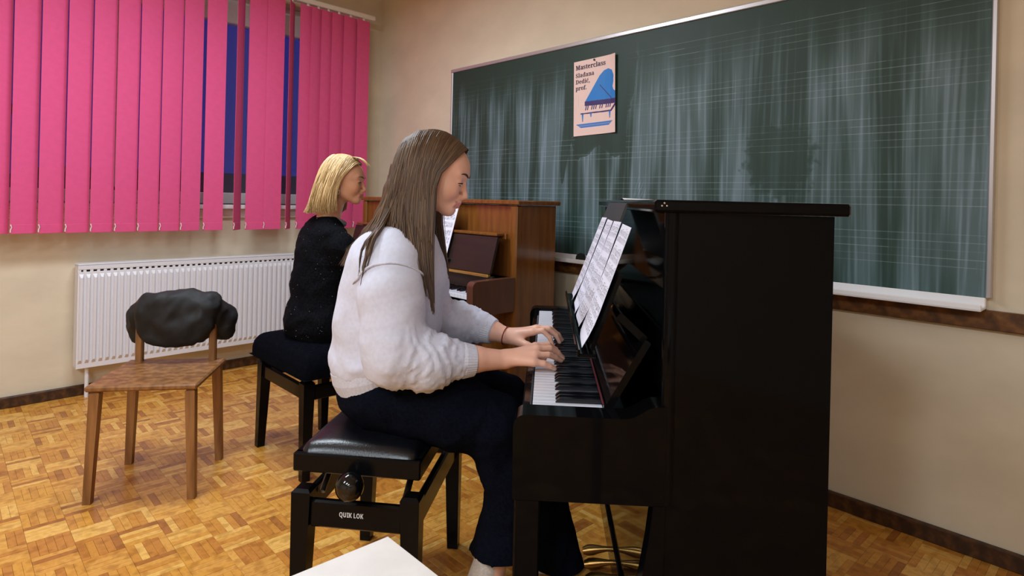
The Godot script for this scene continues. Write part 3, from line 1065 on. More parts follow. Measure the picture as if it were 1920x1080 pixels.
	part("ledge_lip", one_box(Vector3(0.006, 0.018, 0.90), 0.002, Vector3(0.1, 0.858, -0.44)), black, desk)
	for z in [-0.75, -0.15]:
		var br := Geo.new()
		br.tube([Vector3(0.205, 0.938, z), Vector3(0.165, 0.94, z)], [0.006, 0.006], 8)
		part("bracket", br, brass, desk)
	pedals(t, 0.262, -0.57, brass)
	# four sheets of music side by side on the desk
	var which := ["nearest sheet of piano music, at the treble end of the black piano's desk", "second sheet of piano music from the near end of the black piano's desk", "third sheet of piano music from the near end of the black piano's desk", "farthest sheet of piano music, at the bass end of the black piano's desk"]
	var tw := Transform3D(Basis(Vector3.UP, deg_to_rad(PIANO_TURN)), at)
	var up := Vector3(0.118, 0.333, 0).normalized()
	for i in 4:
		var o := thing("sheet_music", which[i], "sheet music", Vector3.ZERO, 0.0, "sheets on the black piano")
		var z := -0.027 - i * 0.2085
		# local x runs towards the treble end, z out towards the player
		o.transform = tw * Transform3D(Basis(Vector3(0, 0, 1), up, Vector3(0, 0, 1).cross(up)), Vector3(0.1225 + 0.0012 * i, 0.8615, z - 0.204)) * Transform3D(Basis(Vector3.BACK, deg_to_rad([-0.9, 0.7, -0.5, 0.8][i])), Vector3.ZERO)
		var amp := 0.004 + 0.002 * (i % 2)
		part("page", sheet_geo(0.203, 0.297, func(u: float, v: float) -> float: return 0.0025 + amp * (0.5 + 0.5 * sin(u * 4.0 + i)) * (1.0 - v) + 0.004 * v * u + 0.010 * pow(maxf(0.0, 0.3 - v) / 0.3, 2.0) * u, 8, 10), music_paper(i), o)

func music_paper(i: int) -> StandardMaterial3D:
	var key := "music_%d" % i
	if mats.has(key):
		return mats[key]
	var r := RandomNumberGenerator.new()
	r.seed = 100 + i
	var w := 420
	var h := 594
	var img := Image.create(w, h, false, Image.FORMAT_RGB8)
	img.fill(Color8(230, 229, 244))
	var ink := Color8(52, 50, 58)
	var y := 34
	while y < h - 66:
		for s in 2:
			var yy := y + s * 34
			for l in 5:
				img.fill_rect(Rect2i(26, yy + l * 5, w - 52, 1), Color8(120, 118, 126))
			var x := 52
			while x < w - 34:
				var n := r.randi_range(1, 4)
				var b := r.randi_range(-4, 14)
				for k in n:
					var ny := yy + clampi(b + r.randi_range(-4, 4), -6, 24)
					img.fill_rect(Rect2i(x, ny, 6, 4), ink)
					img.fill_rect(Rect2i(x + 5, ny - 15, 1, 16), ink)
					x += 9
				if n > 1:
					img.fill_rect(Rect2i(x - 9 * n + 5, yy + b - 15, 9 * (n - 1) + 1, 3), ink)
				x += r.randi_range(6, 18)
			for bar in 5:
				img.fill_rect(Rect2i(26 + bar * (w - 53) / 4, yy, 1, 21), ink)
			img.fill_rect(Rect2i(32, yy - 4, 5, 28), ink)
		img.fill_rect(Rect2i(25, y, 2, 55), ink)
		y += 88 + r.randi_range(-6, 10)
	var m := mat(key, Color.WHITE, 0.75)
	m.albedo_texture = ImageTexture.create_from_image(img)
	return m

func build_brown_piano() -> void:
	var at := Vector3(-0.192, 0, -2.953)
	var t := thing("brown_upright_piano", "brown wooden upright piano with open fallboard against the chalkboard wall", "piano", at, BROWN_TURN)
	var case_m := wood("walnut", Color8(110, 66, 27), Color8(128, 79, 34), 0.16)
	var cheek := wood("mahogany", Color8(86, 52, 40), Color8(98, 60, 46), 0.3)
	var dark := wood("dark_walnut", Color8(34, 23, 17), Color8(44, 30, 22), 0.45, false)
	var brass := mat("brass_bright", Color8(248, 214, 128), 0.35, {"metallic": 1.0})
	var black := mat("black_satin", Color8(16, 16, 18), 0.35)
	var ivory := mat("key_white", Color8(226, 228, 240), 0.18)
	keyboard(t, 0.73, ivory, mat("key_black", Color8(12, 13, 17), 0.22))
	part("key_bed", one_box(Vector3(0.28, 0.06, 1.42), 0.004, Vector3(0.125, 0.655, -0.71)), dark, t)
	part("key_slip", one_box(Vector3(0.02, 0.05, 1.42), 0.004, Vector3(-0.012, 0.666, -0.71)), dark, t)
	for e in [[0.004, 0.05], [-1.47, -1.424]]:
		var prof := [[-0.02, 0.636], [-0.024, 0.75]]
		prof += arc(Vector2(0.004, 0.774), 0.028, 180, 92, 6)
		prof += [[0.25, 0.806], [0.25, 0.636]]
		var ag := Geo.new()
		ag.extrude(poly(prof), e[0], e[1])
		part("arm", ag, cheek, t)
		var mid: float = (e[0] + e[1]) / 2
		part("front_post", one_box(Vector3(0.044, 1.17, 0.05), 0.008, Vector3(0.272, 0.585, mid)), case_m, t)
		part("side_panel", one_box(Vector3(0.26, 1.17, 0.036), 0.002, Vector3(0.42, 0.585, mid)), case_m, t)
		var lg := Geo.new()
		lg.lathe([Vector2(0.0, 0.0), Vector2(0.018, 0.0), Vector2(0.022, 0.3), Vector2(0.026, 0.6), Vector2(0.026, 0.64)], 12, Transform3D(Basis.IDENTITY, Vector3(0.03, 0, mid)))
		part("leg", lg, cheek, t)
		part("base_block", one_box(Vector3(0.3, 0.06, 0.05), 0.006, Vector3(0.13, 0.03, mid)), cheek, t)
	part("lid", one_box(Vector3(0.32, 0.024, 1.56), 0.005, Vector3(0.402, 1.184, -0.71)), case_m, t)
	part("upper_panel", one_box(Vector3(0.016, 0.37, 1.43), 0.003, Vector3(0.275, 0.985, -0.71)), case_m, t)
	part("lower_panel", one_box(Vector3(0.02, 0.58, 1.43), 0.003, Vector3(0.275, 0.35, -0.71)), case_m, t)
	part("toe_rail", one_box(Vector3(0.03, 0.08, 1.43), 0.004, Vector3(0.272, 0.04, -0.71)), case_m, t)
	part("back_board", one_box(Vector3(0.012, 1.12, 1.43), 0.0, Vector3(0.544, 0.6, -0.71)), dark, t)
	var fb := Geo.new()
	fb.extrude(slab(Vector2(0.19, 1.006), Vector2(0.142, 0.822), 0.014), -1.42, -0.005)
	part("fallboard", fb, dark, t)
	part("fallboard_lip", one_box(Vector3(0.07, 0.016, 1.4), 0.004, Vector3(0.208, 1.02, -0.71)), case_m, t)
	part("desk_shelf", one_box(Vector3(0.02, 0.03, 1.42), 0.003, Vector3(0.236, 1.01, -0.71)), case_m, t)
	part("hinge", one_box(Vector3(0.02, 0.014, 1.39), 0.002, Vector3(0.133, 0.815, -0.71)), brass, t, "brass piano hinge behind the keys")
	part("name_rail", one_box(Vector3(0.02, 0.075, 1.42), 0.002, Vector3(0.15, 0.776, -0.71)), dark, t)
	part("paper_clip_rest", one_box(Vector3(0.05, 0.02, 0.13), 0.006, Vector3(0.128, 0.868, -0.40)), black, t)
	part("key_block", one_box(Vector3(0.14, 0.05, 0.19), 0.004, Vector3(0.07, 0.72, -1.326)), cheek, t)
	pedals(t, 0.262, -0.62, brass)
	var o := thing("sheet_music_book", "open sheet of printed music on the brown piano behind the girl's chin", "sheet music")
	var tw := Transform3D(Basis(Vector3.UP, deg_to_rad(BROWN_TURN)), at)
	var up := Vector3(0.085, 0.28, 0).normalized()
	o.transform = tw * Transform3D(Basis(Vector3(0, 0, 1), up, Vector3(0, 0, 1).cross(up)), Vector3(0.122, 0.879, -0.585))
	part("page", sheet_geo(0.23, 0.30, func(u: float, v: float) -> float: return 0.004 * sin(u * 3.0) + 0.003 * v, 6, 6), music_paper(9), o)
	var o2 := thing("sheet_music_page", "left sheet of printed music on the brown piano hidden behind the girl", "sheet music")
	o2.transform = tw * Transform3D(Basis(Vector3(0, 0, 1), up, Vector3(0, 0, 1).cross(up)), Vector3(0.122, 0.879, -0.825))
	part("page", sheet_geo(0.23, 0.30, func(u: float, v: float) -> float: return 0.004 * sin(u * 3.0) + 0.003 * v, 6, 6), music_paper(2), o2)

# ---------------------------------------------------------------- benches
func cushion(sx: float, sz: float, y0: float, y1: float, puff: float, r: float) -> Geo:
	# a padded seat: straight sides with a rounded edge and a crowned top
	var g := Geo.new()
	var n := 26
	var at := func(i: int, j: int) -> Vector3:
		var u := clampf((i - 1.0) / (n - 2.0), 0.0, 1.0) * 2.0 - 1.0
		var w := clampf((j - 1.0) / (n - 2.0), 0.0, 1.0) * 2.0 - 1.0
		var x := u * sx / 2
		var z := w * sz / 2
		var ex := clampf((absf(x) - (sx / 2 - r)) / r, 0.0, 1.0)
		var ez := clampf((absf(z) - (sz / 2 - r)) / r, 0.0, 1.0)
		var e := minf(1.0, sqrt(ex * ex + ez * ez))
		var y := y1 - r + r * sqrt(maxf(0.0, 1.0 - e * e)) + puff * (1.0 - u * u * u * u) * (1.0 - w * w * w * w)
		if ex > 0 and ez > 0 and ex * ex + ez * ez > 1.0:
			var s := 1.0 / sqrt(ex * ex + ez * ez)
			x = signf(x) * (sx / 2 - r + r * ex * s)
			z = signf(z) * (sz / 2 - r + r * ez * s)
			y = y1 - r
		if i == 0 or j == 0 or i == n or j == n:
			y = y0
		return Vector3(x, y, z)
	for j in n:
		for i in n:
			var a: Vector3 = at.call(i, j)
			var b: Vector3 = at.call(i + 1, j)
			var c: Vector3 = at.call(i + 1, j + 1)
			var d: Vector3 = at.call(i, j + 1)
			var out := (a + c) * 0.5 - Vector3(0, y0 - 0.02, 0)
			g.quad(a, b, c, d, out)
	# smooth the normals by position
	var sum := {}
	for i in g.v.size():
		var key := Vector3i(g.v[i] * 20000.0)
		sum[key] = sum.get(key, Vector3.ZERO) + g.n[i]
	for i in g.v.size():
		g.n[i] = sum[Vector3i(g.v[i] * 20000.0)].normalized()
	var h := Vector3(sx / 2, y0, sz / 2)
	g.quad(Vector3(-h.x, y0, -h.z), Vector3(h.x, y0, -h.z), h, Vector3(-h.x, y0, h.z), Vector3.DOWN)
	return g

func taper_leg(p: Vector3, q: Vector3, top: float, foot: float) -> Geo:
	var g := Geo.new()
	var a := []
	var b := []
	for k in [[-1, -1], [1, -1], [1, 1], [-1, 1]]:
		a.append(p + Vector3(k[0] * top / 2, 0, k[1] * top / 2))
		b.append(q + Vector3(k[0] * foot / 2, 0, k[1] * foot / 2))
	for i in 4:
		var j := (i + 1) % 4
		g.quad(a[i], a[j], b[j], b[i], (a[i] + a[j]) / 2 - p)
	# a chamfered head
	var c := []
	for k in [[-1, -1], [1, -1], [1, 1], [-1, 1]]:
		c.append(p + Vector3(k[0] * (top / 2 - 0.008), 0.008, k[1] * (top / 2 - 0.008)))
	for i in 4:
		var j := (i + 1) % 4
		g.quad(a[i], a[j], c[j], c[i], (a[i] + a[j]) / 2 - p + Vector3(0, 0.02, 0))
	g.quad(c[0], c[1], c[2], c[3], Vector3.UP)
	g.quad(b[0], b[1], b[2], b[3], Vector3.DOWN)
	return g

func build_bench_near() -> void:
	var t := thing("piano_bench", "black adjustable piano bench with leather seat and round knob, under the girl", "bench", Vector3(-0.359, 0, -1.877), -7.0)
	var wood_b := mat("bench_black", Color8(11, 11, 13), 0.2, {"metallic_specular": 0.25})
	var steel := mat("bench_steel", Color8(90, 84, 78), 0.3, {"metallic": 0.9})
	var leather := worn("leather", Color8(17, 18, 23), 0.3, 0.15, 0.12, 1.2)
	part("seat", cushion(0.325, 0.54, 0.512, 0.530, 0.022, 0.022), leather, t, "padded black leather seat")
	var fr := Geo.new()
	fr.box(Vector3(0, 0.489, 0.262), Vector3(0.348, 0.05, 0.024), 0.004)
	fr.box(Vector3(0, 0.489, -0.262), Vector3(0.348, 0.05, 0.024), 0.004)
	fr.box(Vector3(0.162, 0.489, 0), Vector3(0.024, 0.05, 0.53), 0.004)
	fr.box(Vector3(-0.162, 0.489, 0), Vector3(0.024, 0.05, 0.53), 0.004)
	fr.box(Vector3(0, 0.505, 0), Vector3(0.31, 0.012, 0.51))
	part("seat_frame", fr, wood_b, t)
	for sx in [-1, 1]:
		for sz in [-1, 1]:
			part("leg", taper_leg(Vector3(sx * 0.148, 0.41, sz * 0.252), Vector3(sx * 0.155, 0.0, sz * 0.258), 0.052, 0.036), wood_b, t)
	for sz in [-1, 1]:
		part("rail", one_box(Vector3(0.252, 0.072, 0.022), 0.005, Vector3(0, 0.354, sz * 0.258)), wood_b, t)
	for sx in [-1, 1]:
		part("rail", one_box(Vector3(0.022, 0.072, 0.46), 0.005, Vector3(sx * 0.154, 0.354, 0)), wood_b, t)
	for sx in [-1, 1]:
		for sz in [-1, 1]:
			var g := Geo.new()
			g.tube([Vector3(sx * 0.118, 0.385, sz * 0.21), Vector3(sx * 0.118, 0.43, sz * 0.15), Vector3(sx * 0.118, 0.475, sz * 0.06)], [0.009, 0.009, 0.009], 6)
			part("lift_arm", g, steel, t)
	var rod := Geo.new()
	rod.tube([Vector3(0, 0.455, -0.29), Vector3(0, 0.455, 0.29)], [0.009, 0.009], 8)
	part("spindle", rod, steel, t)
	for s in [-1, 1]:
		var kn := Geo.new()
		kn.lathe([Vector2(0.016, 0.0), Vector2(0.018, 0.012), Vector2(0.030, 0.020), Vector2(0.036, 0.034), Vector2(0.036, 0.046), Vector2(0.031, 0.060), Vector2(0.020, 0.070), Vector2(0.008, 0.0735), Vector2(0, 0.074)], 24, Transform3D(Basis(Vector3.RIGHT, PI / 2 * s), Vector3(0, 0.455, 0.272 * s)))
		part("knob", kn, mat("knob_black", Color8(12, 12, 14), 0.08), t, "round glossy black knob")
	var silver := mat("silver_print", Color8(206, 206, 208), 0.4)
	letters("QUIK LOK", 0.0155, silver, t, Vector3(-0.044, 0.348, 0.2695), "Droid Sans", 800, 0.0008).scale = Vector3(0.92, 1.1, 1)

func build_bench_far() -> void:
	var t := thing("cushioned_piano_bench", "black piano bench with a thick dark cloth seat, under the blonde woman", "bench", Vector3(-0.891, 0, -2.853), BROWN_TURN)
	var wood_b := mat("bench_black", Color8(11, 11, 13), 0.2, {"metallic_specular": 0.25})
	var cloth := worn("bench_cloth", Color8(12, 14, 20), 0.95, 0.25, 0.1, 1.5)
	cloth.metallic_specular = 0.1
	part("seat", cushion(0.40, 0.60, 0.435, 0.528, 0.02, 0.055), cloth, t, "thick dark navy cloth seat")
	part("seat_frame", one_box(Vector3(0.30, 0.03, 0.46), 0.004, Vector3(0, 0.425, 0)), wood_b, t)
	for sx in [-1, 1]:
		for sz in [-1, 1]:
			part("leg", taper_leg(Vector3(sx * 0.15, 0.405, sz * 0.225), Vector3(sx * 0.16, 0.0, sz * 0.24), 0.05, 0.034), wood_b, t)
	for sz in [-1, 1]:
		part("rail", one_box(Vector3(0.25, 0.06, 0.022), 0.004, Vector3(0, 0.362, sz * 0.235)), wood_b, t)
	for sx in [-1, 1]:
		part("rail", one_box(Vector3(0.022, 0.06, 0.42), 0.004, Vector3(sx * 0.155, 0.362, 0)), wood_b, t)
	var kn := Geo.new()
	kn.lathe([Vector2(0.014, 0.0), Vector2(0.016, 0.012), Vector2(0.034, 0.022), Vector2(0.042, 0.04), Vector2(0.036, 0.06), Vector2(0.02, 0.07), Vector2(0, 0.073)], 20, Transform3D(Basis(Vector3.RIGHT, PI / 2), Vector3(0, 0.40, 0.25)))
	part("knob", kn, wood_b, t)
	var rod := Geo.new()
	rod.tube([Vector3(0, 0.40, -0.26), Vector3(0, 0.40, 0.26)], [0.009, 0.009], 8)
	part("spindle", rod, mat("bench_steel", Color8(90, 84, 78), 0.3, {"metallic": 0.9}), t)

# ---------------------------------------------------------------- people
# frame of a person: x is where they face, y up, z to their right hand; origin on the floor under the hips
func head_prims(s: Sdf) -> void:
	# frame of a head: origin between the ears, about 0.22 m from chin to crown
	s.ell(Vector3(-0.018, 0.030, 0), Vector3(0.094, 0.086, 0.073), 0.02)
	s.ell(Vector3(0.026, -0.022, 0), Vector3(0.053, 0.070, 0.055), 0.03)
	s.ell(Vector3(0.043, 0.035, 0), Vector3(0.045, 0.045, 0.056), 0.02)
	s.cap(Vector3(0.070, -0.0845, -0.006), Vector3(0.070, -0.0845, 0.006), 0.0135, 0.0135, 0.018)
	for z in [-1.0, 1.0]:
		s.cap(Vector3(0.0, -0.050, z * 0.046), Vector3(0.058, -0.084, z * 0.015), 0.013, 0.012, 0.026)
		s.ell(Vector3(0.058, -0.026, z * 0.034), Vector3(0.022, 0.024, 0.018), 0.025)
		s.cap(Vector3(0.078, 0.022, z * 0.012), Vector3(0.068, 0.022, z * 0.04), 0.010, 0.009, 0.016)
		s.ell(Vector3(0.094, 0.0, z * 0.033), Vector3(0.014, 0.010, 0.014), 0.012, Basis.IDENTITY, true)
		s.ell(Vector3(0.071, 0.0, z * 0.031), Vector3(0.0135, 0.0125, 0.0145), 0.004)
		s.ell(Vector3(-0.014, -0.006, z * 0.073), Vector3(0.017, 0.030, 0.008), 0.006, Basis(Vector3.UP, -0.35 * z))
		s.cap(Vector3(0.086, -0.0385, z * 0.0085), Vector3(0.093, -0.0385, z * 0.0075), 0.0068, 0.0055, 0.006)
	s.chain([Vector3(0.078, 0.016, 0), Vector3(0.0875, -0.012, 0), Vector3(0.1005, -0.0335, 0)], [0.0065, 0.0072, 0.0074], 0.010)
	s.cap(Vector3(0.074, -0.055, 0), Vector3(0.080, -0.053, 0), 0.02, 0.012, 0.014)
	for z in [-1.0, 1.0]:
		s.cap(Vector3(0.080, -0.059, z * 0.019), Vector3(0.0893, -0.0575, 0), 0.0035, 0.0052, 0.004)
		s.cap(Vector3(0.079, -0.066, z * 0.016), Vector3(0.0868, -0.0672, 0), 0.004, 0.0058, 0.004)

func face_paint(inv: Transform3D, size: float, skin: Color, lip: Color) -> Callable:
	return func(p: Vector3) -> Color:
		var q: Vector3 = (inv * p) / size
		var c := skin
		if q.x > 0.078 and absf(q.z) < 0.020 and q.y < -0.0535 and q.y > -0.0725:
			c = lip
		var cheek := Vector3((q.x - 0.066) / 0.03, (q.y + 0.03) / 0.026, (absf(q.z) - 0.04) / 0.026).length()
		return c.lerp(Color(skin.r, skin.g * 0.78, skin.b * 0.74), 0.6 * clampf(1.0 - cheek, 0.0, 1.0))

func face_details(t: Node3D, f: Transform3D, size: float, brow: Color) -> void:
	# brows and lashes follow the surface of the face
	var hairm := mat("brow_%s" % brow.to_html(), brow, 0.8)
	var dark := mat("lash", Color8(34, 22, 18), 0.6)
	var face := Sdf.new()
	head_prims(face)
	var all := PackedInt32Array(range(face.kind.size()))
	var on := func(y: float, z: float) -> Vector3:
		var x := 0.125
		while x > 0.02 and face.value(Vector3(x, y, z), all) > 0.0004:
			x -= 0.0006
		return f * (Vector3(x, y, z) * size)
	for z in [-1.0, 1.0]:
		var g := Geo.new()
		var pts := []
		for k in 7:
			var u := k / 6.0
			pts.append(on.call(0.019 + 0.007 * sin(u * 2.5), z * (0.011 + 0.037 * u)))
		g.tube(pts, [0.0016, 0.0030, 0.0034, 0.0032, 0.0026, 0.002, 0.001], 6)
		part("eyebrow", g, hairm, t)
		g = Geo.new()
		pts = []
		for k in 7:
			var u := k / 6.0
			pts.append(on.call(-0.0035 + 0.0028 * sin(u * PI), z * (0.019 + 0.026 * u)))
		g.tube(pts, [0.0008, 0.0016, 0.0021, 0.0022, 0.0021, 0.0018, 0.001], 6)
		part("eyelash", g, dark, t)
		g = Geo.new()
		pts = []
		for k in 6:
			var u := k / 5.0
			pts.append(on.call(-0.0075 - 0.0012 * sin(u * PI), z * (0.021 + 0.021 * u)))
		g.tube(pts, [0.0006, 0.0011, 0.0012, 0.0012, 0.0011, 0.0006], 5)
		part("lower_lash", g, dark, t)

func hand_prims(s: Sdf, wrist: Vector3, fingers: Array, thumb: Array) -> void:
	for f in fingers:
		var k: Vector3 = f[0]
		s.cap(wrist.lerp(k, 0.12), k, 0.016, 0.0115, 0.016)
	for f in fingers:
		s.cap(f[0], f[1], 0.0095, 0.0086, 0.007)
		s.cap(f[1], f[2], 0.0086, 0.0076, 0.003)
		s.cap(f[2], f[3], 0.0076, 0.0062, 0.003)
	s.cap(thumb[0], thumb[1], 0.016, 0.0115, 0.016)
	s.cap(thumb[1], thumb[2], 0.0115, 0.0095, 0.004)
	s.cap(thumb[2], thumb[3], 0.0095, 0.0072, 0.003)

func nail(g: Geo, a: Vector3, b: Vector3) -> void:
	# a small oval plate on the back of a fingertip
	var d := (b - a).normalized()
	var up := (Vector3.UP - d * d.y).normalized()
	var side := d.cross(up)
	var c := b - d * 0.002 + up * 0.0058
	g.lathe([Vector2(0.0, 0.0012), Vector2(0.003, 0.0009), Vector2(0.0046, 0.0)], 8, Transform3D(Basis(side, up, d * 1.35), c))

func fold_noise(seed_: int, amp: float, sc: Vector3) -> Callable:
	var fn := FastNoiseLite.new()
	fn.seed = seed_
	fn.frequency = 1.0
	fn.fractal_octaves = 2
	return func(p: Vector3, n: Vector3) -> Vector3:
		var q := p * sc
		var v := fn.get_noise_3dv(q)
		var w := 1.0 - absf(fn.get_noise_3dv(q * 0.7 + Vector3(9, 4, 2))) * 2.6
		return p + n * amp * (v + 0.8 * clampf(w, -0.4, 1.0))

func sleeve_folds() -> Callable:
	# broad soft folds on the trunk, tighter ones where the sleeves bunch up
	var soft := fold_noise(4, 0.0045, Vector3(5, 7.5, 5))
	var fn := FastNoiseLite.new()
	fn.seed = 12
	fn.frequency = 1.0
	var arms := [[Vector3(0.03, 0.88, 0.2), Vector3(0.045, 0.79, 0.215), Vector3(0.21, 0.764, 0.172)], [Vector3(0.03, 0.88, -0.19), Vector3(0.06, 0.795, -0.195), Vector3(0.23, 0.785, -0.172)]]
	return func(p: Vector3, n: Vector3) -> Vector3:
		var q: Vector3 = soft.call(p, n)
		for a in arms:
			var d: Vector3 = a[2] - a[1]
			var u := clampf((p - a[1]).dot(d) / d.length_squared(), -0.25, 1.0)
			var off: Vector3 = p - (a[1] + d * u)
			if off.length() < 0.13:
				var w := smoothstep(0.13, 0.07, off.length()) * smoothstep(-0.25, 0.15, u)
				var ph := u * 16.0 + off.y * 38.0 + 5.0 * fn.get_noise_3dv(p * 9.0)
				var f := 1.0 - absf(sin(ph))
				q += n * w * 0.0065 * (f * f - 0.25)
		# gathers above the waistband
		var low := smoothstep(0.80, 0.72, p.y) * smoothstep(0.30, 0.1, absf(p.x - 0.0))
		q += n * low * 0.0035 * (1.0 - absf(sin(p.y * 52.0 + p.x * 16.0 + 4.0 * fn.get_noise_3dv(p * 6.0))))
		return q

func rib_band(c0: Vector3, c1: Vector3, rx0: float, rz0: float, rx1: float, rz1: float, basis: Basis, ribs: int) -> Geo:
	# a knitted tube between two oval ends, with fine ribs; basis.y runs along it
	var g := Geo.new()
	var n := ribs * 4
	var rows := [[0.0, -0.006], [0.04, 0.0], [0.5, 0.004], [0.95, 0.0], [1.0, -0.005]]
	var at := func(k: int, r: int) -> Vector3:
		var a := TAU * k / n
		var u: float = rows[r][0]
		var bulge: float = rows[r][1] + (0.0005 if k % 4 < 2 else 0.0)
		var c := c0.lerp(c1, u)
		return c + basis.x * cos(a) * (lerpf(rx0, rx1, u) + bulge) + basis.z * sin(a) * (lerpf(rz0, rz1, u) + bulge)
	for k in n:
		for r in rows.size() - 1:
			var p: Vector3 = at.call(k, r)
			var q: Vector3 = at.call(k + 1, r)
			var p2: Vector3 = at.call(k, r + 1)
			var q2: Vector3 = at.call(k + 1, r + 1)
			g.quad(p, q, q2, p2, p - c0.lerp(c1, 0.5) - basis.y * (p - c0.lerp(c1, 0.5)).dot(basis.y))
	# the turned-in edges
	for e in [[0, c0, -1.0], [rows.size() - 1, c1, 1.0]]:
		for k in n:
			var p: Vector3 = at.call(k, e[0])
			var q: Vector3 = at.call(k + 1, e[0])
			var c: Vector3 = e[1]
			g.quad(p, q, c + (q - c) * 0.86, c + (p - c) * 0.86, basis.y * float(e[2]))
	return g

func spline(pts: Array, n: int) -> Array:
	var out := []
	var m := pts.size()
	for i in n:
		var f := float(i) / (n - 1) * (m - 1)
		var k := mini(int(f), m - 2)
		var u := f - k
		var p0: Vector3 = pts[maxi(k - 1, 0)]
		var p1: Vector3 = pts[k]
		var p2: Vector3 = pts[k + 1]
		var p3: Vector3 = pts[mini(k + 2, m - 1)]
		out.append(p1.cubic_interpolate(p2, p0, p3, u))
	return out

func locks(g: Geo, ga: Array, gb: Array, count: int, tones: Array, r: RandomNumberGenerator, thick: float, cut: float, loose: float, segs := 12) -> void:
	# strands between two guide curves
	for i in count:
		var u := (i + r.randf()) / count
		var pts := []
		var last := mini(ga.size(), gb.size())
		for k in last:
			var j := loose * float(k) / last
			var p: Vector3 = ga[k].lerp(gb[k], u)
			if k < 3:
				p.y += 0.005 * sin(u * PI) * (1.0 - k / 3.0)
			pts.append(p + Vector3(r.randf_range(-j, j), r.randf_range(-j, j) * 0.5, r.randf_range(-j, j)))
		var path := spline(pts, segs)
		var keep := int(segs * (1.0 - cut * r.randf()))
		path = path.slice(0, maxi(keep, 4))
		var rad := []
		var w := thick * r.randf_range(0.6, 1.15)
		for k in path.size():
			var f := float(k) / (path.size() - 1)
			rad.append(w * (0.55 + 0.45 * smoothstep(0.0, 0.25, f)) * (1.0 - 0.85 * smoothstep(0.65, 1.0, f)))
		var tone: Color = tones[r.randi_range(0, tones.size() - 1)]
		g.tint = tone.lerp(tones[0], r.randf() * 0.5)
		g.tube(path, rad, 4, false)

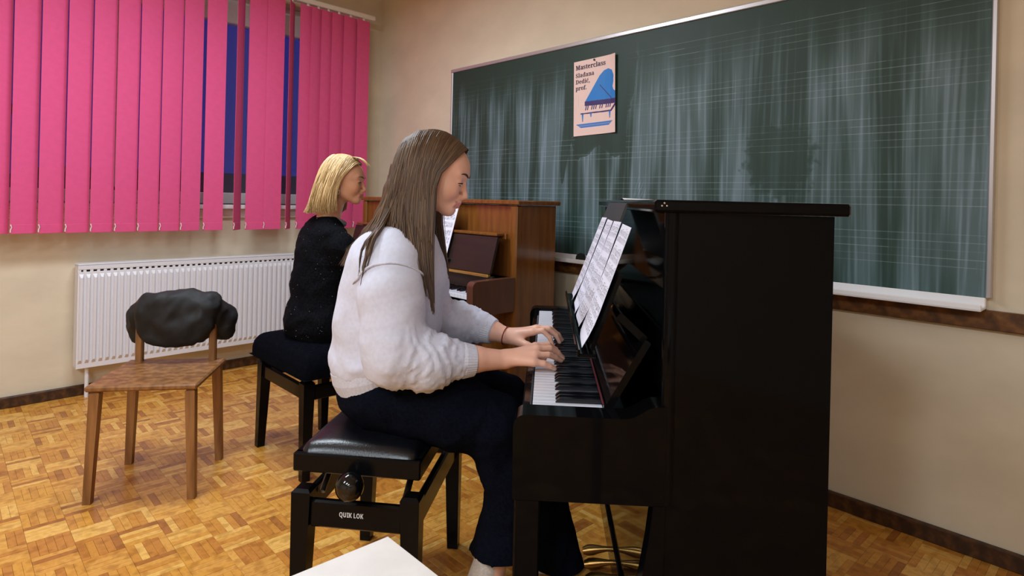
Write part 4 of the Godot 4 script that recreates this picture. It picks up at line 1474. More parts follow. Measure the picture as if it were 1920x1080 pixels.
func build_girl() -> void:
	var t := thing("person", "seated person with long straight brown hair, white sweatshirt and dark flared jeans, playing piano", "person", Vector3(-0.33, 0, -1.83), PIANO_TURN)
	var skin := Color8(224, 172, 150).srgb_to_linear()
	var skin_m := mat("skin", Color.WHITE, 0.5, {"vertex_color_use_as_albedo": true, "subsurf_scatter_enabled": true, "subsurf_scatter_strength": 0.08})
	var hf := Transform3D(Basis(Vector3.BACK, deg_to_rad(-17.0)), Vector3(0.101, 1.268, -0.005))
	var hs := 1.05
	# the body under the clothes, then head and hands on finer grids, in one mesh
	var g := Geo.new()
	g.tint = skin
	var s := Sdf.new()
	s.ell(Vector3(-0.02, 0.92, 0), Vector3(0.10, 0.17, 0.15), 0.05)
	s.ell(Vector3(-0.04, 0.66, 0), Vector3(0.11, 0.10, 0.14), 0.05)
	s.cap(Vector3(0.01, 1.03, -0.12), Vector3(0.01, 1.03, 0.12), 0.045, 0.045, 0.04)
	s.cap(Vector3(0.045, 1.19, -0.01), Vector3(0.02, 1.06, -0.01), 0.047, 0.056, 0.03)
	s.chain([Vector3(0.03, 1.02, 0.15), Vector3(0.05, 0.79, 0.222), Vector3(0.205, 0.765, 0.172)], [0.05, 0.042, 0.034], 0.02)
	s.chain([Vector3(0.02, 1.01, -0.155), Vector3(0.06, 0.79, -0.195), Vector3(0.23, 0.785, -0.17)], [0.05, 0.042, 0.034], 0.02)
	s.chain([Vector3(0.0, 0.62, 0.08), Vector3(0.295, 0.57, 0.092), Vector3(0.33, 0.34, 0.078), Vector3(0.30, 0.09, 0.065)], [0.075, 0.055, 0.042, 0.035], 0.02)
	s.chain([Vector3(0.0, 0.62, -0.08), Vector3(0.30, 0.54, -0.18), Vector3(0.42, 0.33, -0.2), Vector3(0.47, 0.09, -0.205)], [0.075, 0.055, 0.042, 0.035], 0.02)
	s.build(g, 0.016, Vector3(-0.2, 0.05, -0.32), Vector3(0.56, 1.22, 0.32))
	var h := Sdf.new()
	h.cap(Vector3(0.055, 1.22, -0.006), Vector3(0.022, 1.07, -0.01), 0.048, 0.056, 0.03)
	h.frame = hf
	h.scale = hs
	head_prims(h)
	h.build(g, 0.0042, Vector3(-0.06, 1.06, -0.11), Vector3(0.23, 1.42, 0.1), null, face_paint(hf.affine_inverse(), hs, skin, Color8(200, 132, 120).srgb_to_linear()))
	var nails := Geo.new()
	var hr := Sdf.new()
	var fr := [
		[Vector3(0.408, 0.760, 0.150), Vector3(0.436, 0.757, 0.147), Vector3(0.453, 0.749, 0.140), Vector3(0.466, 0.7405, 0.133)],
		[Vector3(0.411, 0.775, 0.130), Vector3(0.447, 0.774, 0.118), Vector3(0.468, 0.763, 0.101), Vector3(0.484, 0.7515, 0.089)],
		[Vector3(0.415, 0.786, 0.106), Vector3(0.452, 0.785, 0.090), Vector3(0.475, 0.770, 0.074), Vector3(0.490, 0.7525, 0.063)],
		[Vector3(0.411, 0.787, 0.081), Vector3(0.447, 0.788, 0.061), Vector3(0.469, 0.771, 0.044), Vector3(0.481, 0.752, 0.033)]]
	var tr := [Vector3(0.338, 0.751, 0.100), Vector3(0.378, 0.748, 0.060), Vector3(0.412, 0.744, 0.044), Vector3(0.438, 0.7425, 0.037)]
	hr.chain([Vector3(0.18, 0.768, 0.182), Vector3(0.25, 0.763, 0.153), Vector3(0.325, 0.757, 0.122)], [0.036, 0.034, 0.0255], 0.012)
	hand_prims(hr, Vector3(0.322, 0.757, 0.122), fr, tr)
	hr.build(g, 0.0035, Vector3(0.15, 0.70, 0.01), Vector3(0.51, 0.82, 0.235))
	var hl := Sdf.new()
	var fl := [
		[Vector3(0.399, 0.789, -0.099), Vector3(0.430, 0.795, -0.096), Vector3(0.453, 0.773, -0.096), Vector3(0.463, 0.7465, -0.097)],
		[Vector3(0.410, 0.795, -0.124), Vector3(0.449, 0.796, -0.122), Vector3(0.473, 0.775, -0.128), Vector3(0.484, 0.7525, -0.133)],
		[Vector3(0.416, 0.790, -0.149), Vector3(0.456, 0.789, -0.152), Vector3(0.481, 0.769, -0.160), Vector3(0.492, 0.7515, -0.166)],
		[Vector3(0.411, 0.780, -0.173), Vector3(0.446, 0.776, -0.183), Vector3(0.472, 0.761, -0.192), Vector3(0.485, 0.7505, -0.198)]]
	var tl := [Vector3(0.343, 0.757, -0.115), Vector3(0.382, 0.751, -0.082), Vector3(0.414, 0.745, -0.067), Vector3(0.440, 0.742, -0.058)]
	hl.chain([Vector3(0.20, 0.787, -0.178), Vector3(0.27, 0.775, -0.157), Vector3(0.325, 0.762, -0.139)], [0.034, 0.031, 0.025], 0.012)
	hand_prims(hl, Vector3(0.322, 0.762, -0.139), fl, tl)
	hl.build(g, 0.0035, Vector3(0.17, 0.70, -0.235), Vector3(0.515, 0.83, -0.03))
	part("body", g, skin_m, t)
	for f in fr + fl + [tr, tl]:
		nail(nails, f[2], f[3])
	var nl := part("fingernails", nails, mat("nail", Color8(226, 160, 152), 0.2), t)
	nl.set_meta("kind", "stuff")
	face_details(t, hf, hs, Color8(66, 44, 32))
	var br := Geo.new()
	var ring := []
	var along := Vector3(0.055, -0.013, 0.018).normalized()
	var wx := along.cross(Vector3.UP).normalized()
	var wy := wx.cross(along)
	for k in 21:
		var a := TAU * k / 20.0
		ring.append(Vector3(0.312, 0.7652, -0.1433) + wx * cos(a) * 0.0288 + wy * sin(a) * 0.0288)
	var rr := []
	rr.resize(21)
	rr.fill(0.0016)
	br.tube(ring, rr, 5, false)
	part("bracelet", br, mat("red_thread", Color8(120, 20, 24), 0.8), t, "thin dark red thread bracelet")
	# sweatshirt
	var cotton := worn("sweatshirt", Color8(209, 211, 228), 0.92, 0.04, 0.08, 0.6)
	var sw := Sdf.new()
	sw.ell(Vector3(-0.012, 0.965, 0), Vector3(0.150, 0.150, 0.185), 0.05)
	sw.ell(Vector3(-0.030, 0.83, 0), Vector3(0.158, 0.160, 0.190), 0.05)
	sw.ell(Vector3(-0.045, 0.725, 0), Vector3(0.150, 0.085, 0.188), 0.04)
	sw.cap(Vector3(0.0, 1.052, -0.11), Vector3(0.005, 1.052, 0.11), 0.06, 0.06, 0.05)
	sw.ell(Vector3(0.02, 1.085, 0), Vector3(0.075, 0.04, 0.08), 0.04)
	sw.chain([Vector3(0.02, 1.015, 0.14), Vector3(0.022, 0.93, 0.185), Vector3(0.045, 0.790, 0.215), Vector3(0.13, 0.765, 0.198), Vector3(0.20, 0.764, 0.174)], [0.075, 0.083, 0.084, 0.070, 0.050], 0.025)
	sw.chain([Vector3(0.02, 1.01, -0.14), Vector3(0.03, 0.92, -0.18), Vector3(0.06, 0.795, -0.195), Vector3(0.155, 0.79, -0.188), Vector3(0.225, 0.785, -0.172)], [0.075, 0.08, 0.078, 0.066, 0.050], 0.025)
	sw.ell(Vector3(0.045, 1.13, -0.005), Vector3(0.066, 0.05, 0.066), 0.012, Basis.IDENTITY, true)
	var sg := Geo.new()
	sw.build(sg, 0.0085, Vector3(-0.22, 0.665, -0.32), Vector3(0.29, 1.15, 0.34), sleeve_folds())
	var shirt := part("sweatshirt", sg, cotton, t, "white cotton sweatshirt")
	var rib := worn("sweatshirt_rib", Color8(208, 209, 223), 0.95, 0.06, 0.05)
	var dr := (Vector3(0.247, 0.760, 0.155) - Vector3(0.192, 0.764, 0.177)).normalized()
	var bz := Vector3.UP.cross(dr).normalized()
	part("cuff", rib_band(Vector3(0.192, 0.764, 0.177), Vector3(0.249, 0.760, 0.154), 0.046, 0.046, 0.041, 0.041, Basis(dr.cross(bz), dr, bz), 40), rib, shirt)
	dr = (Vector3(0.274, 0.772, -0.156) - Vector3(0.222, 0.785, -0.174)).normalized()
	bz = Vector3.UP.cross(dr).normalized()
	part("cuff", rib_band(Vector3(0.222, 0.785, -0.174), Vector3(0.274, 0.772, -0.156), 0.046, 0.046, 0.040, 0.040, Basis(dr.cross(bz), dr, bz), 40), rib, shirt)
	var hb := Basis(Vector3.BACK, deg_to_rad(14.0))
	part("hem_band", rib_band(Vector3(-0.038, 0.655, 0), Vector3(-0.048, 0.722, 0), 0.132, 0.172, 0.146, 0.186, hb, 70), rib, shirt)
	var all := PackedInt32Array(range(sw.kind.size()))
	var seam := []
	var axis := (Vector3(0.045, 0.790, 0.215) - Vector3(0.022, 0.93, 0.185)).normalized() * 0.7 + Vector3(0, -0.2, 0.55)
	axis = axis.normalized()
	var ex := axis.cross(Vector3.UP).normalized()
	var ey := ex.cross(axis)
	for k in 25:
		var a := TAU * k / 24.0
		var d := ex * cos(a) + ey * sin(a)
		var c := Vector3(0.02, 0.975, 0.168)
		var l := 0.03
		while l < 0.14 and sw.value(c + d * l, all) < 0.001:
			l += 0.003
		if l < 0.138:
			seam.append(c + d * (l + 0.004))
	var sr := []
	sr.resize(seam.size())
	sr.fill(0.0034)
	var seam_g := Geo.new()
	seam_g.tube(seam, sr, 6, false)
	part("shoulder_seam", seam_g, rib, shirt)
	# jeans
	var denim := worn("jeans", Color8(16, 19, 29), 0.9, 0.2, 0.06, 1.0)
	var je := Sdf.new()
	je.ell(Vector3(-0.025, 0.628, 0), Vector3(0.145, 0.095, 0.18), 0.05)
	je.chain([Vector3(0.0, 0.632, 0.085), Vector3(0.185, 0.600, 0.098), Vector3(0.300, 0.566, 0.092), Vector3(0.345, 0.36, 0.078), Vector3(0.318, 0.15, 0.065)], [0.098, 0.098, 0.082, 0.058, 0.092], 0.03)
	je.chain([Vector3(0.0, 0.632, -0.085), Vector3(0.185, 0.585, -0.145), Vector3(0.305, 0.540, -0.19), Vector3(0.425, 0.33, -0.2), Vector3(0.502, 0.0, -0.205)], [0.098, 0.094, 0.080, 0.060, 0.080], 0.03)
	var jg := Geo.new()
	denim.metallic_specular = 0.1
	je.build(jg, 0.010, Vector3(-0.2, 0.20, -0.33), Vector3(0.62, 0.76, 0.24), fold_noise(8, 0.005, Vector3(13, 9, 9)))
	je.build(jg, 0.010, Vector3(0.35, 0.01, -0.33), Vector3(0.62, 0.21, -0.1), fold_noise(8, 0.005, Vector3(13, 9, 9)))
	part("jeans", jg, denim, t, "dark navy flared jeans")
	# shoes
	var canvas := worn("shoe_canvas", Color8(214, 204, 194), 0.8, 0.1, 0.05, 1.0)
	for f in [[Vector3(0.255, 0.05, 0.068), Vector3(0.42, 0.042, 0.078)], [Vector3(0.418, 0.05, -0.205), Vector3(0.525, 0.042, -0.2)]]:
		var sh := Sdf.new()
		sh.cap(f[0], f[1], 0.042, 0.036, 0.03)
		sh.cap(f[0] + Vector3(0.04, 0.125, 0), f[0], 0.042, 0.044, 0.03)
		var sgeo := Geo.new()
		var c: Vector3 = (f[0] + f[1]) / 2
		sh.build(sgeo, 0.009, Vector3(c.x - 0.16, 0.018, c.z - 0.07), Vector3(c.x + 0.16, 0.24, c.z + 0.07))
		var shoe := part("shoe", sgeo, canvas, t, "pale canvas shoe")
		var out := []
		for k in 24:
			var a := TAU * k / 24.0
			var e: Vector3 = f[1] if cos(a) > 0 else f[0]
			out.append(Vector2(e.x + cos(a) * (0.042 if cos(a) > 0 else 0.046), -(e.z + sin(a) * 0.042)))
		var so := Geo.new()
		so.extrude(poly(out), 0.001, 0.024, Transform3D(Basis(Vector3(1, 0, 0), Vector3(0, 0, -1), Vector3(0, 1, 0)), Vector3.ZERO))
		part("sole", so, mat("rubber", Color8(232, 230, 226), 0.6), shoe)
	girl_hair(t, hf, hs)

func girl_hair(t: Node3D, hf: Transform3D, hs: float) -> void:
	var tones := [Color8(84, 64, 48).srgb_to_linear(), Color8(100, 77, 57).srgb_to_linear(), Color8(66, 49, 37).srgb_to_linear(), Color8(118, 92, 68).srgb_to_linear(), Color8(74, 55, 42).srgb_to_linear()]
	var m := mat("hair_brown", Color.WHITE, 0.5, {"vertex_color_use_as_albedo": true})
	var g := Geo.new()
	g.tint = tones[0]
	var r := RandomNumberGenerator.new()
	r.seed = 31
	# guides on her right side, from the parting down
	var v := func(a: Array) -> Array:
		var o := []
		for q in a:
			o.append(Vector3(q[0], q[1], q[2]))
		return o
	var g0: Array = v.call([[0.196, 1.344, 0.004], [0.186, 1.330, 0.040], [0.158, 1.298, 0.070], [0.122, 1.250, 0.086], [0.118, 1.150, 0.098], [0.124, 1.03, 0.130], [0.131, 0.90, 0.150], [0.133, 0.87, 0.150]])
	var g1: Array = v.call([[0.130, 1.394, 0.002], [0.124, 1.375, 0.045], [0.110, 1.320, 0.080], [0.096, 1.250, 0.094], [0.096, 1.150, 0.104], [0.106, 1.06, 0.145], [0.122, 0.96, 0.172], [0.131, 0.89, 0.165]])
	var g2: Array = v.call([[0.060, 1.398, 0.002], [0.058, 1.378, 0.045], [0.048, 1.320, 0.080], [0.038, 1.240, 0.094], [0.034, 1.160, 0.102], [0.052, 1.085, 0.145], [0.086, 1.00, 0.190], [0.112, 0.92, 0.185]])
	var g3: Array = v.call([[0.020, 1.380, 0.0], [0.010, 1.355, 0.042], [0.000, 1.300, 0.068], [-0.012, 1.230, 0.080], [-0.030, 1.150, 0.086], [-0.045, 1.098, 0.11], [-0.058, 1.03, 0.165], [-0.060, 0.96, 0.196]])
	var g4: Array = v.call([[0.0, 1.365, -0.012], [-0.012, 1.340, 0.0], [-0.022, 1.290, 0.02], [-0.035, 1.220, 0.03], [-0.058, 1.150, 0.03], [-0.10, 1.09, 0.02], [-0.165, 1.03, 0.0], [-0.205, 0.95, -0.02]])
	var g5: Array = v.call([[0.010, 1.375, -0.02], [0.0, 1.345, -0.050], [-0.008, 1.290, -0.074], [-0.02, 1.220, -0.086], [-0.05, 1.140, -0.09], [-0.10, 1.06, -0.11], [-0.17, 1.00, -0.13], [-0.215, 0.93, -0.15]])
	var g6: Array = v.call([[0.090, 1.398, -0.01], [0.085, 1.375, -0.055], [0.075, 1.310, -0.086], [0.065, 1.240, -0.098], [0.060, 1.140, -0.104], [0.070, 1.05, -0.140], [0.085, 0.96, -0.190], [0.095, 0.90, -0.2]])
	var g7: Array = v.call([[0.196, 1.344, -0.012], [0.180, 1.328, -0.05], [0.142, 1.295, -0.080], [0.112, 1.240, -0.095], [0.108, 1.150, -0.102], [0.112, 1.05, -0.135], [0.118, 0.95, -0.180], [0.120, 0.88, -0.19]])
	# a smooth mass underneath
	var s := Sdf.new()
	s.frame = hf
	s.scale = hs
	s.ell(Vector3(-0.022, 0.030, 0), Vector3(0.095, 0.088, 0.0755), 0.02)
	s.frame = Transform3D.IDENTITY
	s.scale = 1.0
	for q in [g1, g2, g3, g4, g5, g6]:
		var k := 2
		while k < 6:
			var p0: Vector3 = q[k]
			var p1: Vector3 = q[k + 1]
			var inn := Vector3(0.0, 0.0, -0.016 * signf(p0.z))
			s.cap(p0 + inn, p1 + inn, 0.012 if k > 3 else 0.014, 0.006 if k > 4 else 0.012, 0.02)
			k += 1
	s.cap(Vector3(0.04, 1.25, 0.03), Vector3(0.02, 1.14, 0.035), 0.052, 0.045, 0.02)
	s.cap(Vector3(0.04, 1.25, -0.03), Vector3(0.02, 1.14, -0.035), 0.052, 0.045, 0.02)
	s.frame = hf
	s.scale = hs
	s.ell(Vector3(0.105, -0.04, 0), Vector3(0.085, 0.105, 0.1), 0.012, Basis.IDENTITY, true)
	s.build(g, 0.009, Vector3(-0.22, 0.9, -0.24), Vector3(0.22, 1.43, 0.24))
	for e in [[g0, g1, 330, 0.0026, 0.3, 0.006], [g1, g2, 380, 0.0026, 0.35, 0.007], [g2, g3, 330, 0.0025, 0.45, 0.012], [g3, g4, 220, 0.0026, 0.4, 0.012], [g4, g5, 130, 0.003, 0.4, 0.012], [g5, g6, 110, 0.0034, 0.3, 0.01], [g6, g7, 110, 0.0034, 0.3, 0.008]]:
		locks(g, e[0], e[1], e[2], tones, r, e[3], e[4], e[5], 14)
	# loose strands over the shoulder
	var l0: Array = v.call([[-0.02, 1.17, 0.085], [-0.04, 1.11, 0.12], [-0.055, 1.06, 0.18], [-0.06, 1.0, 0.2], [-0.066, 0.95, 0.2]])
	var l1: Array = v.call([[0.0, 1.17, 0.09], [-0.015, 1.12, 0.13], [-0.03, 1.07, 0.19], [-0.035, 1.0, 0.222], [-0.04, 0.93, 0.232]])
	locks(g, l0, l1, 14, tones, r, 0.0032, 0.5, 0.02, 12)
	part("hair", g, m, t, "long straight brown hair")

func build_woman() -> void:
	var t := thing("person", "seated person with blonde bob haircut and black sparkly sweater at the brown piano", "person", Vector3(-0.88, 0, -2.87), BROWN_TURN)
	var skin := Color8(214, 158, 128).srgb_to_linear()
	var skin_m: Material = mats["skin"]
	var hf := Transform3D(Basis(Vector3.UP, deg_to_rad(-43.4)) * Basis(Vector3.BACK, deg_to_rad(-3.0)), Vector3(0.073, 1.266, 0.055))
	var hs := 1.0
	var g := Geo.new()
	g.tint = skin
	var s := Sdf.new()
	s.ell(Vector3(0, 0.9, 0), Vector3(0.09, 0.18, 0.13), 0.05)
	s.ell(Vector3(0, 0.64, 0), Vector3(0.11, 0.10, 0.14), 0.05)
	s.cap(Vector3(0.03, 1.2, 0.02), Vector3(0.01, 1.03, 0.0), 0.045, 0.055, 0.03)
	s.cap(Vector3(0, 0.99, -0.13), Vector3(0, 0.99, 0.13), 0.045, 0.045, 0.04)
	for z in [-1.0, 1.0]:
		s.chain([Vector3(0.0, 0.985, z * 0.15), Vector3(0.14, 0.78, z * 0.2), Vector3(0.42, 0.765, z * 0.15)], [0.045, 0.036, 0.027], 0.02)
		s.chain([Vector3(0.0, 0.61, z * 0.08), Vector3(0.38, 0.56, z * 0.10), Vector3(0.40, 0.1, z * 0.1)], [0.07, 0.05, 0.035], 0.02)
	s.build(g, 0.016, Vector3(-0.2, 0.05, -0.3), Vector3(0.5, 1.22, 0.3))
	var h := Sdf.new()
	h.cap(Vector3(0.045, 1.2, 0.03), Vector3(0.012, 1.05, 0.004), 0.046, 0.055, 0.03)
	h.frame = hf
	h.scale = hs
	head_prims(h)
	h.build(g, 0.0048, Vector3(-0.07, 1.03, -0.10), Vector3(0.2, 1.40, 0.2), null, face_paint(hf.affine_inverse(), hs, skin, Color8(188, 118, 100).srgb_to_linear()))
	for z in [-1.0, 1.0]:
		var hd := Sdf.new()
		var w := Vector3(0.44, 0.765, z * 0.145)
		var fs := []
		for k in 4:
			var zz: float = z * 0.145 + (k - 1.5) * 0.022
			fs.append([Vector3(0.525, 0.79, zz), Vector3(0.562, 0.788, zz), Vector3(0.588, 0.765, zz), Vector3(0.598, 0.744, zz)])
		hd.chain([Vector3(0.36, 0.768, z * 0.16), w], [0.03, 0.024], 0.012)
		hand_prims(hd, w, fs, [w + Vector3(0.02, -0.004, -z * 0.03), w + Vector3(0.06, -0.01, -z * 0.055), w + Vector3(0.095, -0.018, -z * 0.062), w + Vector3(0.125, -0.023, -z * 0.064)])
		hd.build(g, 0.005, Vector3(0.33, 0.71, z * 0.145 - 0.1), Vector3(0.63, 0.83, z * 0.145 + 0.1))
	part("body", g, skin_m, t)
	face_details(t, hf, hs, Color8(110, 80, 52))
	# sweater
	var knit := worn("black_knit", Color8(19, 20, 25), 0.85, 0.4, 0.06, 2.5)
	knit.metallic_specular = 0.15
	var sw := Sdf.new()
	sw.ell(Vector3(0.0, 0.92, 0), Vector3(0.115, 0.16, 0.150), 0.06)
	sw.ell(Vector3(-0.005, 0.76, 0), Vector3(0.128, 0.17, 0.165), 0.06)
	sw.ell(Vector3(-0.005, 0.61, 0), Vector3(0.155, 0.13, 0.195), 0.06)
	sw.cap(Vector3(0.008, 1.045, -0.05), Vector3(0.008, 1.045, 0.05), 0.058, 0.058, 0.05)
	for z in [-1.0, 1.0]:
		sw.chain([Vector3(0.0, 1.0, z * 0.11), Vector3(0.02, 0.95, z * 0.165), Vector3(0.13, 0.785, z * 0.205), Vector3(0.28, 0.765, z * 0.18), Vector3(0.40, 0.767, z * 0.152)], [0.06, 0.062, 0.058, 0.048, 0.036], 0.03)
	sw.ell(Vector3(0.03, 1.135, 0.015), Vector3(0.075, 0.05, 0.075), 0.012, Basis.IDENTITY, true)
	var sg := Geo.new()
	sw.build(sg, 0.011, Vector3(-0.2, 0.49, -0.28), Vector3(0.46, 1.15, 0.28), fold_noise(14, 0.006, Vector3(7, 12, 7)))
	var top := part("sweater", sg, knit, t, "black knitted sweater with tiny sparkles")
	var glint := Geo.new()
	var r := RandomNumberGenerator.new()
	r.seed = 77
	for k in 260:
		var i := r.randi_range(0, sg.v.size() - 1)
		var p := sg.v[i] + sg.n[i] * 0.0008
		glint.box(p, Vector3.ONE * r.randf_range(0.0012, 0.0024), 0.0, Transform3D.IDENTITY)
	var gl := part("sequins", glint, mat("sequin", Color8(190, 196, 205), 0.3, {"metallic": 0.7}), top, "tiny silver sequins")
	gl.set_meta("kind", "stuff")
	var lace := worn("lace", Color8(170, 172, 182), 0.9, 0.55, 0.012)
	var col := Geo.new()
	var cp := []
	for k in 15:
		var a := lerpf(-1.9, 1.9, k / 14.0)
		cp.append(Vector3(0.018 + 0.064 * cos(a) + 0.012, 1.082 - 0.02 * cos(a), 0.006 + 0.062 * sin(a)))
	var cr := []
	cr.resize(15)
	cr.fill(0.014)
	cr[0] = 0.006
	cr[14] = 0.006
	col.tube(cp, cr, 8)
	part("collar", col, lace, t, "grey patterned shirt collar")
	# trousers and shoes
	var cloth := worn("black_trousers", Color8(16, 17, 21), 0.9, 0.2, 0.08)
	var tr := Sdf.new()
	tr.ell(Vector3(-0.005, 0.625, 0), Vector3(0.13, 0.085, 0.175), 0.05)
	for z in [-1.0, 1.0]:
		tr.chain([Vector3(0, 0.62, z * 0.085), Vector3(0.38, 0.565, z * 0.10), Vector3(0.40, 0.09, z * 0.1)], [0.085, 0.068, 0.052], 0.03)
	var tg := Geo.new()
	tr.build(tg, 0.013, Vector3(-0.18, 0.08, -0.26), Vector3(0.5, 0.72, 0.26))
	part("trousers", tg, cloth, t)
	for z in [-1.0, 1.0]:
		var sh := Sdf.new()
		sh.cap(Vector3(0.39, 0.045, z * 0.1), Vector3(0.55, 0.035, z * 0.11), 0.04, 0.032, 0.02)
		sh.cap(Vector3(0.40, 0.1, z * 0.1), Vector3(0.39, 0.045, z * 0.1), 0.036, 0.04, 0.02)
		var sgeo := Geo.new()
		sh.build(sgeo, 0.011, Vector3(0.33, 0.004, z * 0.1 - 0.07), Vector3(0.6, 0.14, z * 0.1 + 0.07))
		part("shoe", sgeo, mat("shoe_black", Color8(14, 14, 16), 0.4), t)
	# bob haircut in the frame of the head
	var tones := [Color8(196, 164, 112).srgb_to_linear(), Color8(214, 184, 134).srgb_to_linear(), Color8(170, 136, 88).srgb_to_linear(), Color8(226, 202, 158).srgb_to_linear(), Color8(150, 118, 76).srgb_to_linear()]
	var hg := Geo.new()
	hg.tint = tones[2]
	var hsd := Sdf.new()
	hsd.frame = hf
	hsd.ell(Vector3(-0.026, 0.032, 0), Vector3(0.092, 0.084, 0.075), 0.02)
	hsd.cap(Vector3(-0.055, 0.0, 0.03), Vector3(-0.065, -0.10, 0.035), 0.052, 0.05, 0.03)
	hsd.cap(Vector3(-0.055, 0.0, -0.03), Vector3(-0.065, -0.10, -0.035), 0.052, 0.05, 0.03)
	hsd.ell(Vector3(0.10, -0.04, 0), Vector3(0.10, 0.11, 0.11), 0.012, Basis.IDENTITY, true)
	hsd.build(hg, 0.009, Vector3(-0.14, 1.08, -0.15), Vector3(0.2, 1.42, 0.2))
	var gd := func(a: Array) -> Array:
		var o := []
		for q in a:
			o.append(hf * Vector3(q[0], q[1], q[2]))
		return o
	for z in [-1.0, 1.0]:
		var a0: Array = gd.call([[0.074, 0.086, 0.012 * z], [0.062, 0.084, 0.045 * z], [0.036, 0.050, 0.072 * z], [0.008, 0.006, 0.082 * z], [-0.004, -0.050, 0.086 * z], [-0.004, -0.115, 0.082 * z], [0.002, -0.155, 0.064 * z]])
		var a1: Array = gd.call([[0.02, 0.122, 0.008 * z], [0.016, 0.112, 0.045 * z], [-0.002, 0.060, 0.080 * z], [-0.020, 0.0, 0.092 * z], [-0.034, -0.065, 0.094 * z], [-0.036, -0.135, 0.090 * z], [-0.022, -0.170, 0.070 * z]])
		var a2: Array = gd.call([[-0.05, 0.122, 0.006 * z], [-0.065, 0.105, 0.04 * z], [-0.085, 0.055, 0.066 * z], [-0.100, 0.0, 0.076 * z], [-0.118, -0.07, 0.082 * z], [-0.130, -0.140, 0.080 * z], [-0.132, -0.178, 0.068 * z]])
		var a3: Array = gd.call([[-0.08, 0.108, 0.0], [-0.105, 0.075, 0.004 * z], [-0.122, 0.03, 0.006 * z], [-0.134, -0.03, 0.006 * z], [-0.146, -0.085, 0.008 * z], [-0.162, -0.145, 0.010 * z], [-0.186, -0.166, 0.012 * z]])
		locks(hg, a0, a1, 170, tones, r, 0.0026, 0.12, 0.008, 11)
		locks(hg, a1, a2, 240, tones, r, 0.0027, 0.1, 0.01, 11)
		locks(hg, a2, a3, 210, tones, r, 0.0027, 0.1, 0.012, 11)
	var f0: Array = gd.call([[0.05, 0.105, 0.0], [0.085, 0.105, 0.01], [0.11, 0.088, 0.015], [0.135, 0.066, 0.02]])
	var f1: Array = gd.call([[0.03, 0.115, 0.03], [0.075, 0.110, 0.045], [0.1, 0.092, 0.05], [0.125, 0.07, 0.05]])
	locks(hg, f0, f1, 14, tones, r, 0.003, 0.3, 0.01, 8)
	part("hair", hg, mat("hair_blonde", Color.WHITE, 0.5, {"vertex_color_use_as_albedo": true}), t, "chin length blonde hair")
	var er := Geo.new()
	var ep := []
	for k in 17:
		var a := TAU * k / 16.0
		ep.append(hf * Vector3(-0.006 + 0.009 * cos(a), -0.052 + 0.012 * sin(a), 0.080))
	var err := []
	err.resize(17)
	err.fill(0.0014)
	er.tube(ep, err, 5, false)
	part("earring", er, mat("silver_ring", Color8(210, 205, 200), 0.25, {"metallic": 1.0}), t)

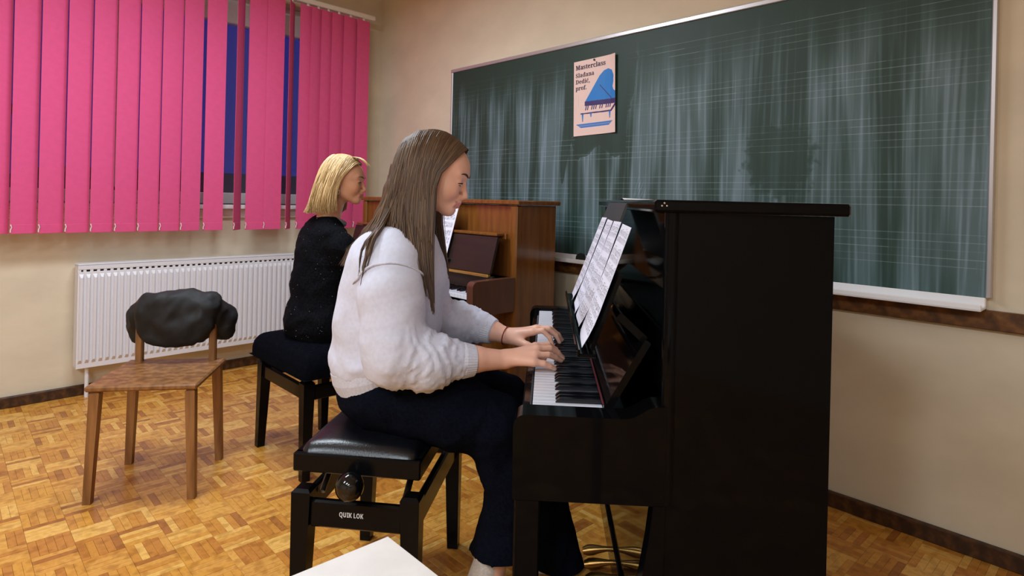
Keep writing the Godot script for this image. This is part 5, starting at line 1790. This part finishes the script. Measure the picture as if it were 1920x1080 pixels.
# ---------------------------------------------------------------- the rest
func build_small_things() -> void:
	# the white table whose corner juts into the foreground
	var white := worn("table_white", Color8(226, 220, 214), 0.4, 0.03, 0.4)
	var yaw := rad_to_deg(atan2(0.09, 0.103))
	var tb := thing("white_table", "white table with its corner pointing at the near bench in the foreground", "table", Vector3(-0.156, 0, -0.83), 0.0)
	var xa := Vector3(0.080, 0, 0.086).normalized()
	tb.basis = Basis(xa, Vector3.UP, xa.cross(Vector3.UP))
	# local x runs along its right edge, z along its left edge, both from the far corner
	part("table_top", one_box(Vector3(0.66, 0.025, 0.66), 0.003, Vector3(0.33, 0.7275, 0.33)), white, tb)
	var lm := mat("table_leg", Color8(190, 190, 194), 0.4, {"metallic": 0.5})
	for e in [[0.05, 0.05], [0.61, 0.05], [0.05, 0.61], [0.61, 0.61]]:
		part("leg", one_box(Vector3(0.03, 0.715, 0.03), 0.003, Vector3(e[0], 0.3575, e[1])), lm, tb)
	part("apron", one_box(Vector3(0.56, 0.05, 0.02), 0.002, Vector3(0.33, 0.69, 0.05)), white, tb)
	part("apron", one_box(Vector3(0.02, 0.05, 0.56), 0.002, Vector3(0.05, 0.69, 0.33)), white, tb)
	# a loose sheet on the black piano
	var at := Vector3(0.057, 0, -1.382)
	var tw := Transform3D(Basis(Vector3.UP, deg_to_rad(PIANO_TURN)), at)
	var lp := thing("loose_paper", "white sheet of paper lying on top of the black piano lid", "paper")
	lp.transform = tw * Transform3D(Basis(Vector3(0, 0, 1), Vector3(1, 0, 0), Vector3(0, 1, 0)), Vector3(0.29, 1.2065, -1.10))
	part("page", sheet_geo(0.42, 0.2, func(u: float, v: float) -> float: return 0.001 + 0.007 * exp(-pow((u - 0.62) / 0.09, 2.0)) * (1.0 - v), 20, 4), mat("paper_white", Color8(240, 238, 242), 0.7), lp)
	# the chair with a dark coat at the left edge
	var ch := thing("chair", "wooden chair beside the radiator with a dark coat over its back", "chair", Vector3(-1.44, 0, -2.55), 100.0)
	var cw := wood("chair_wood", Color8(110, 70, 36), Color8(150, 104, 60), 0.4)
	part("seat", one_box(Vector3(0.40, 0.022, 0.40), 0.006, Vector3(0, 0.44, 0)), cw, ch)
	for e in [[-1, -1], [1, -1], [-1, 1], [1, 1]]:
		part("leg", taper_leg(Vector3(e[0] * 0.17, 0.42, e[1] * 0.17), Vector3(e[0] * 0.18, 0, e[1] * 0.185), 0.036, 0.028), cw, ch)
	for z in [-1, 1]:
		part("back_post", one_box(Vector3(0.028, 0.30, 0.03), 0.005, Vector3(0.17, 0.57, z * 0.15)), cw, ch)
	part("backrest", one_box(Vector3(0.018, 0.12, 0.30), 0.005, Vector3(0.17, 0.65, 0)), cw, ch)
	var coat := thing("coat", "dark padded coat hanging over the chair back beside the radiator", "coat", Vector3(-1.44, -0.075, -2.55), 100.0)
	var cs := Sdf.new()
	cs.chain([Vector3(0.165, 0.79, -0.13), Vector3(0.17, 0.795, 0.0), Vector3(0.165, 0.79, 0.13)], [0.035, 0.04, 0.035], 0.03)
	cs.ell(Vector3(0.205, 0.70, 0.0), Vector3(0.045, 0.115, 0.17), 0.05)
	cs.ell(Vector3(0.14, 0.70, 0.0), Vector3(0.035, 0.11, 0.16), 0.05)
	cs.chain([Vector3(0.2, 0.76, 0.14), Vector3(0.235, 0.70, 0.17), Vector3(0.235, 0.64, 0.17)], [0.04, 0.05, 0.042], 0.03)
	cs.chain([Vector3(0.2, 0.76, -0.14), Vector3(0.235, 0.70, -0.17), Vector3(0.235, 0.64, -0.17)], [0.04, 0.05, 0.042], 0.03)
	var cg := Geo.new()
	cs.build(cg, 0.013, Vector3(0.04, 0.40, -0.30), Vector3(0.34, 0.90, 0.30), fold_noise(3, 0.012, Vector3(9, 9, 9)))
	part("shell", cg, worn("coat_cloth", Color8(14, 14, 17), 0.7, 0.2, 0.1), coat)
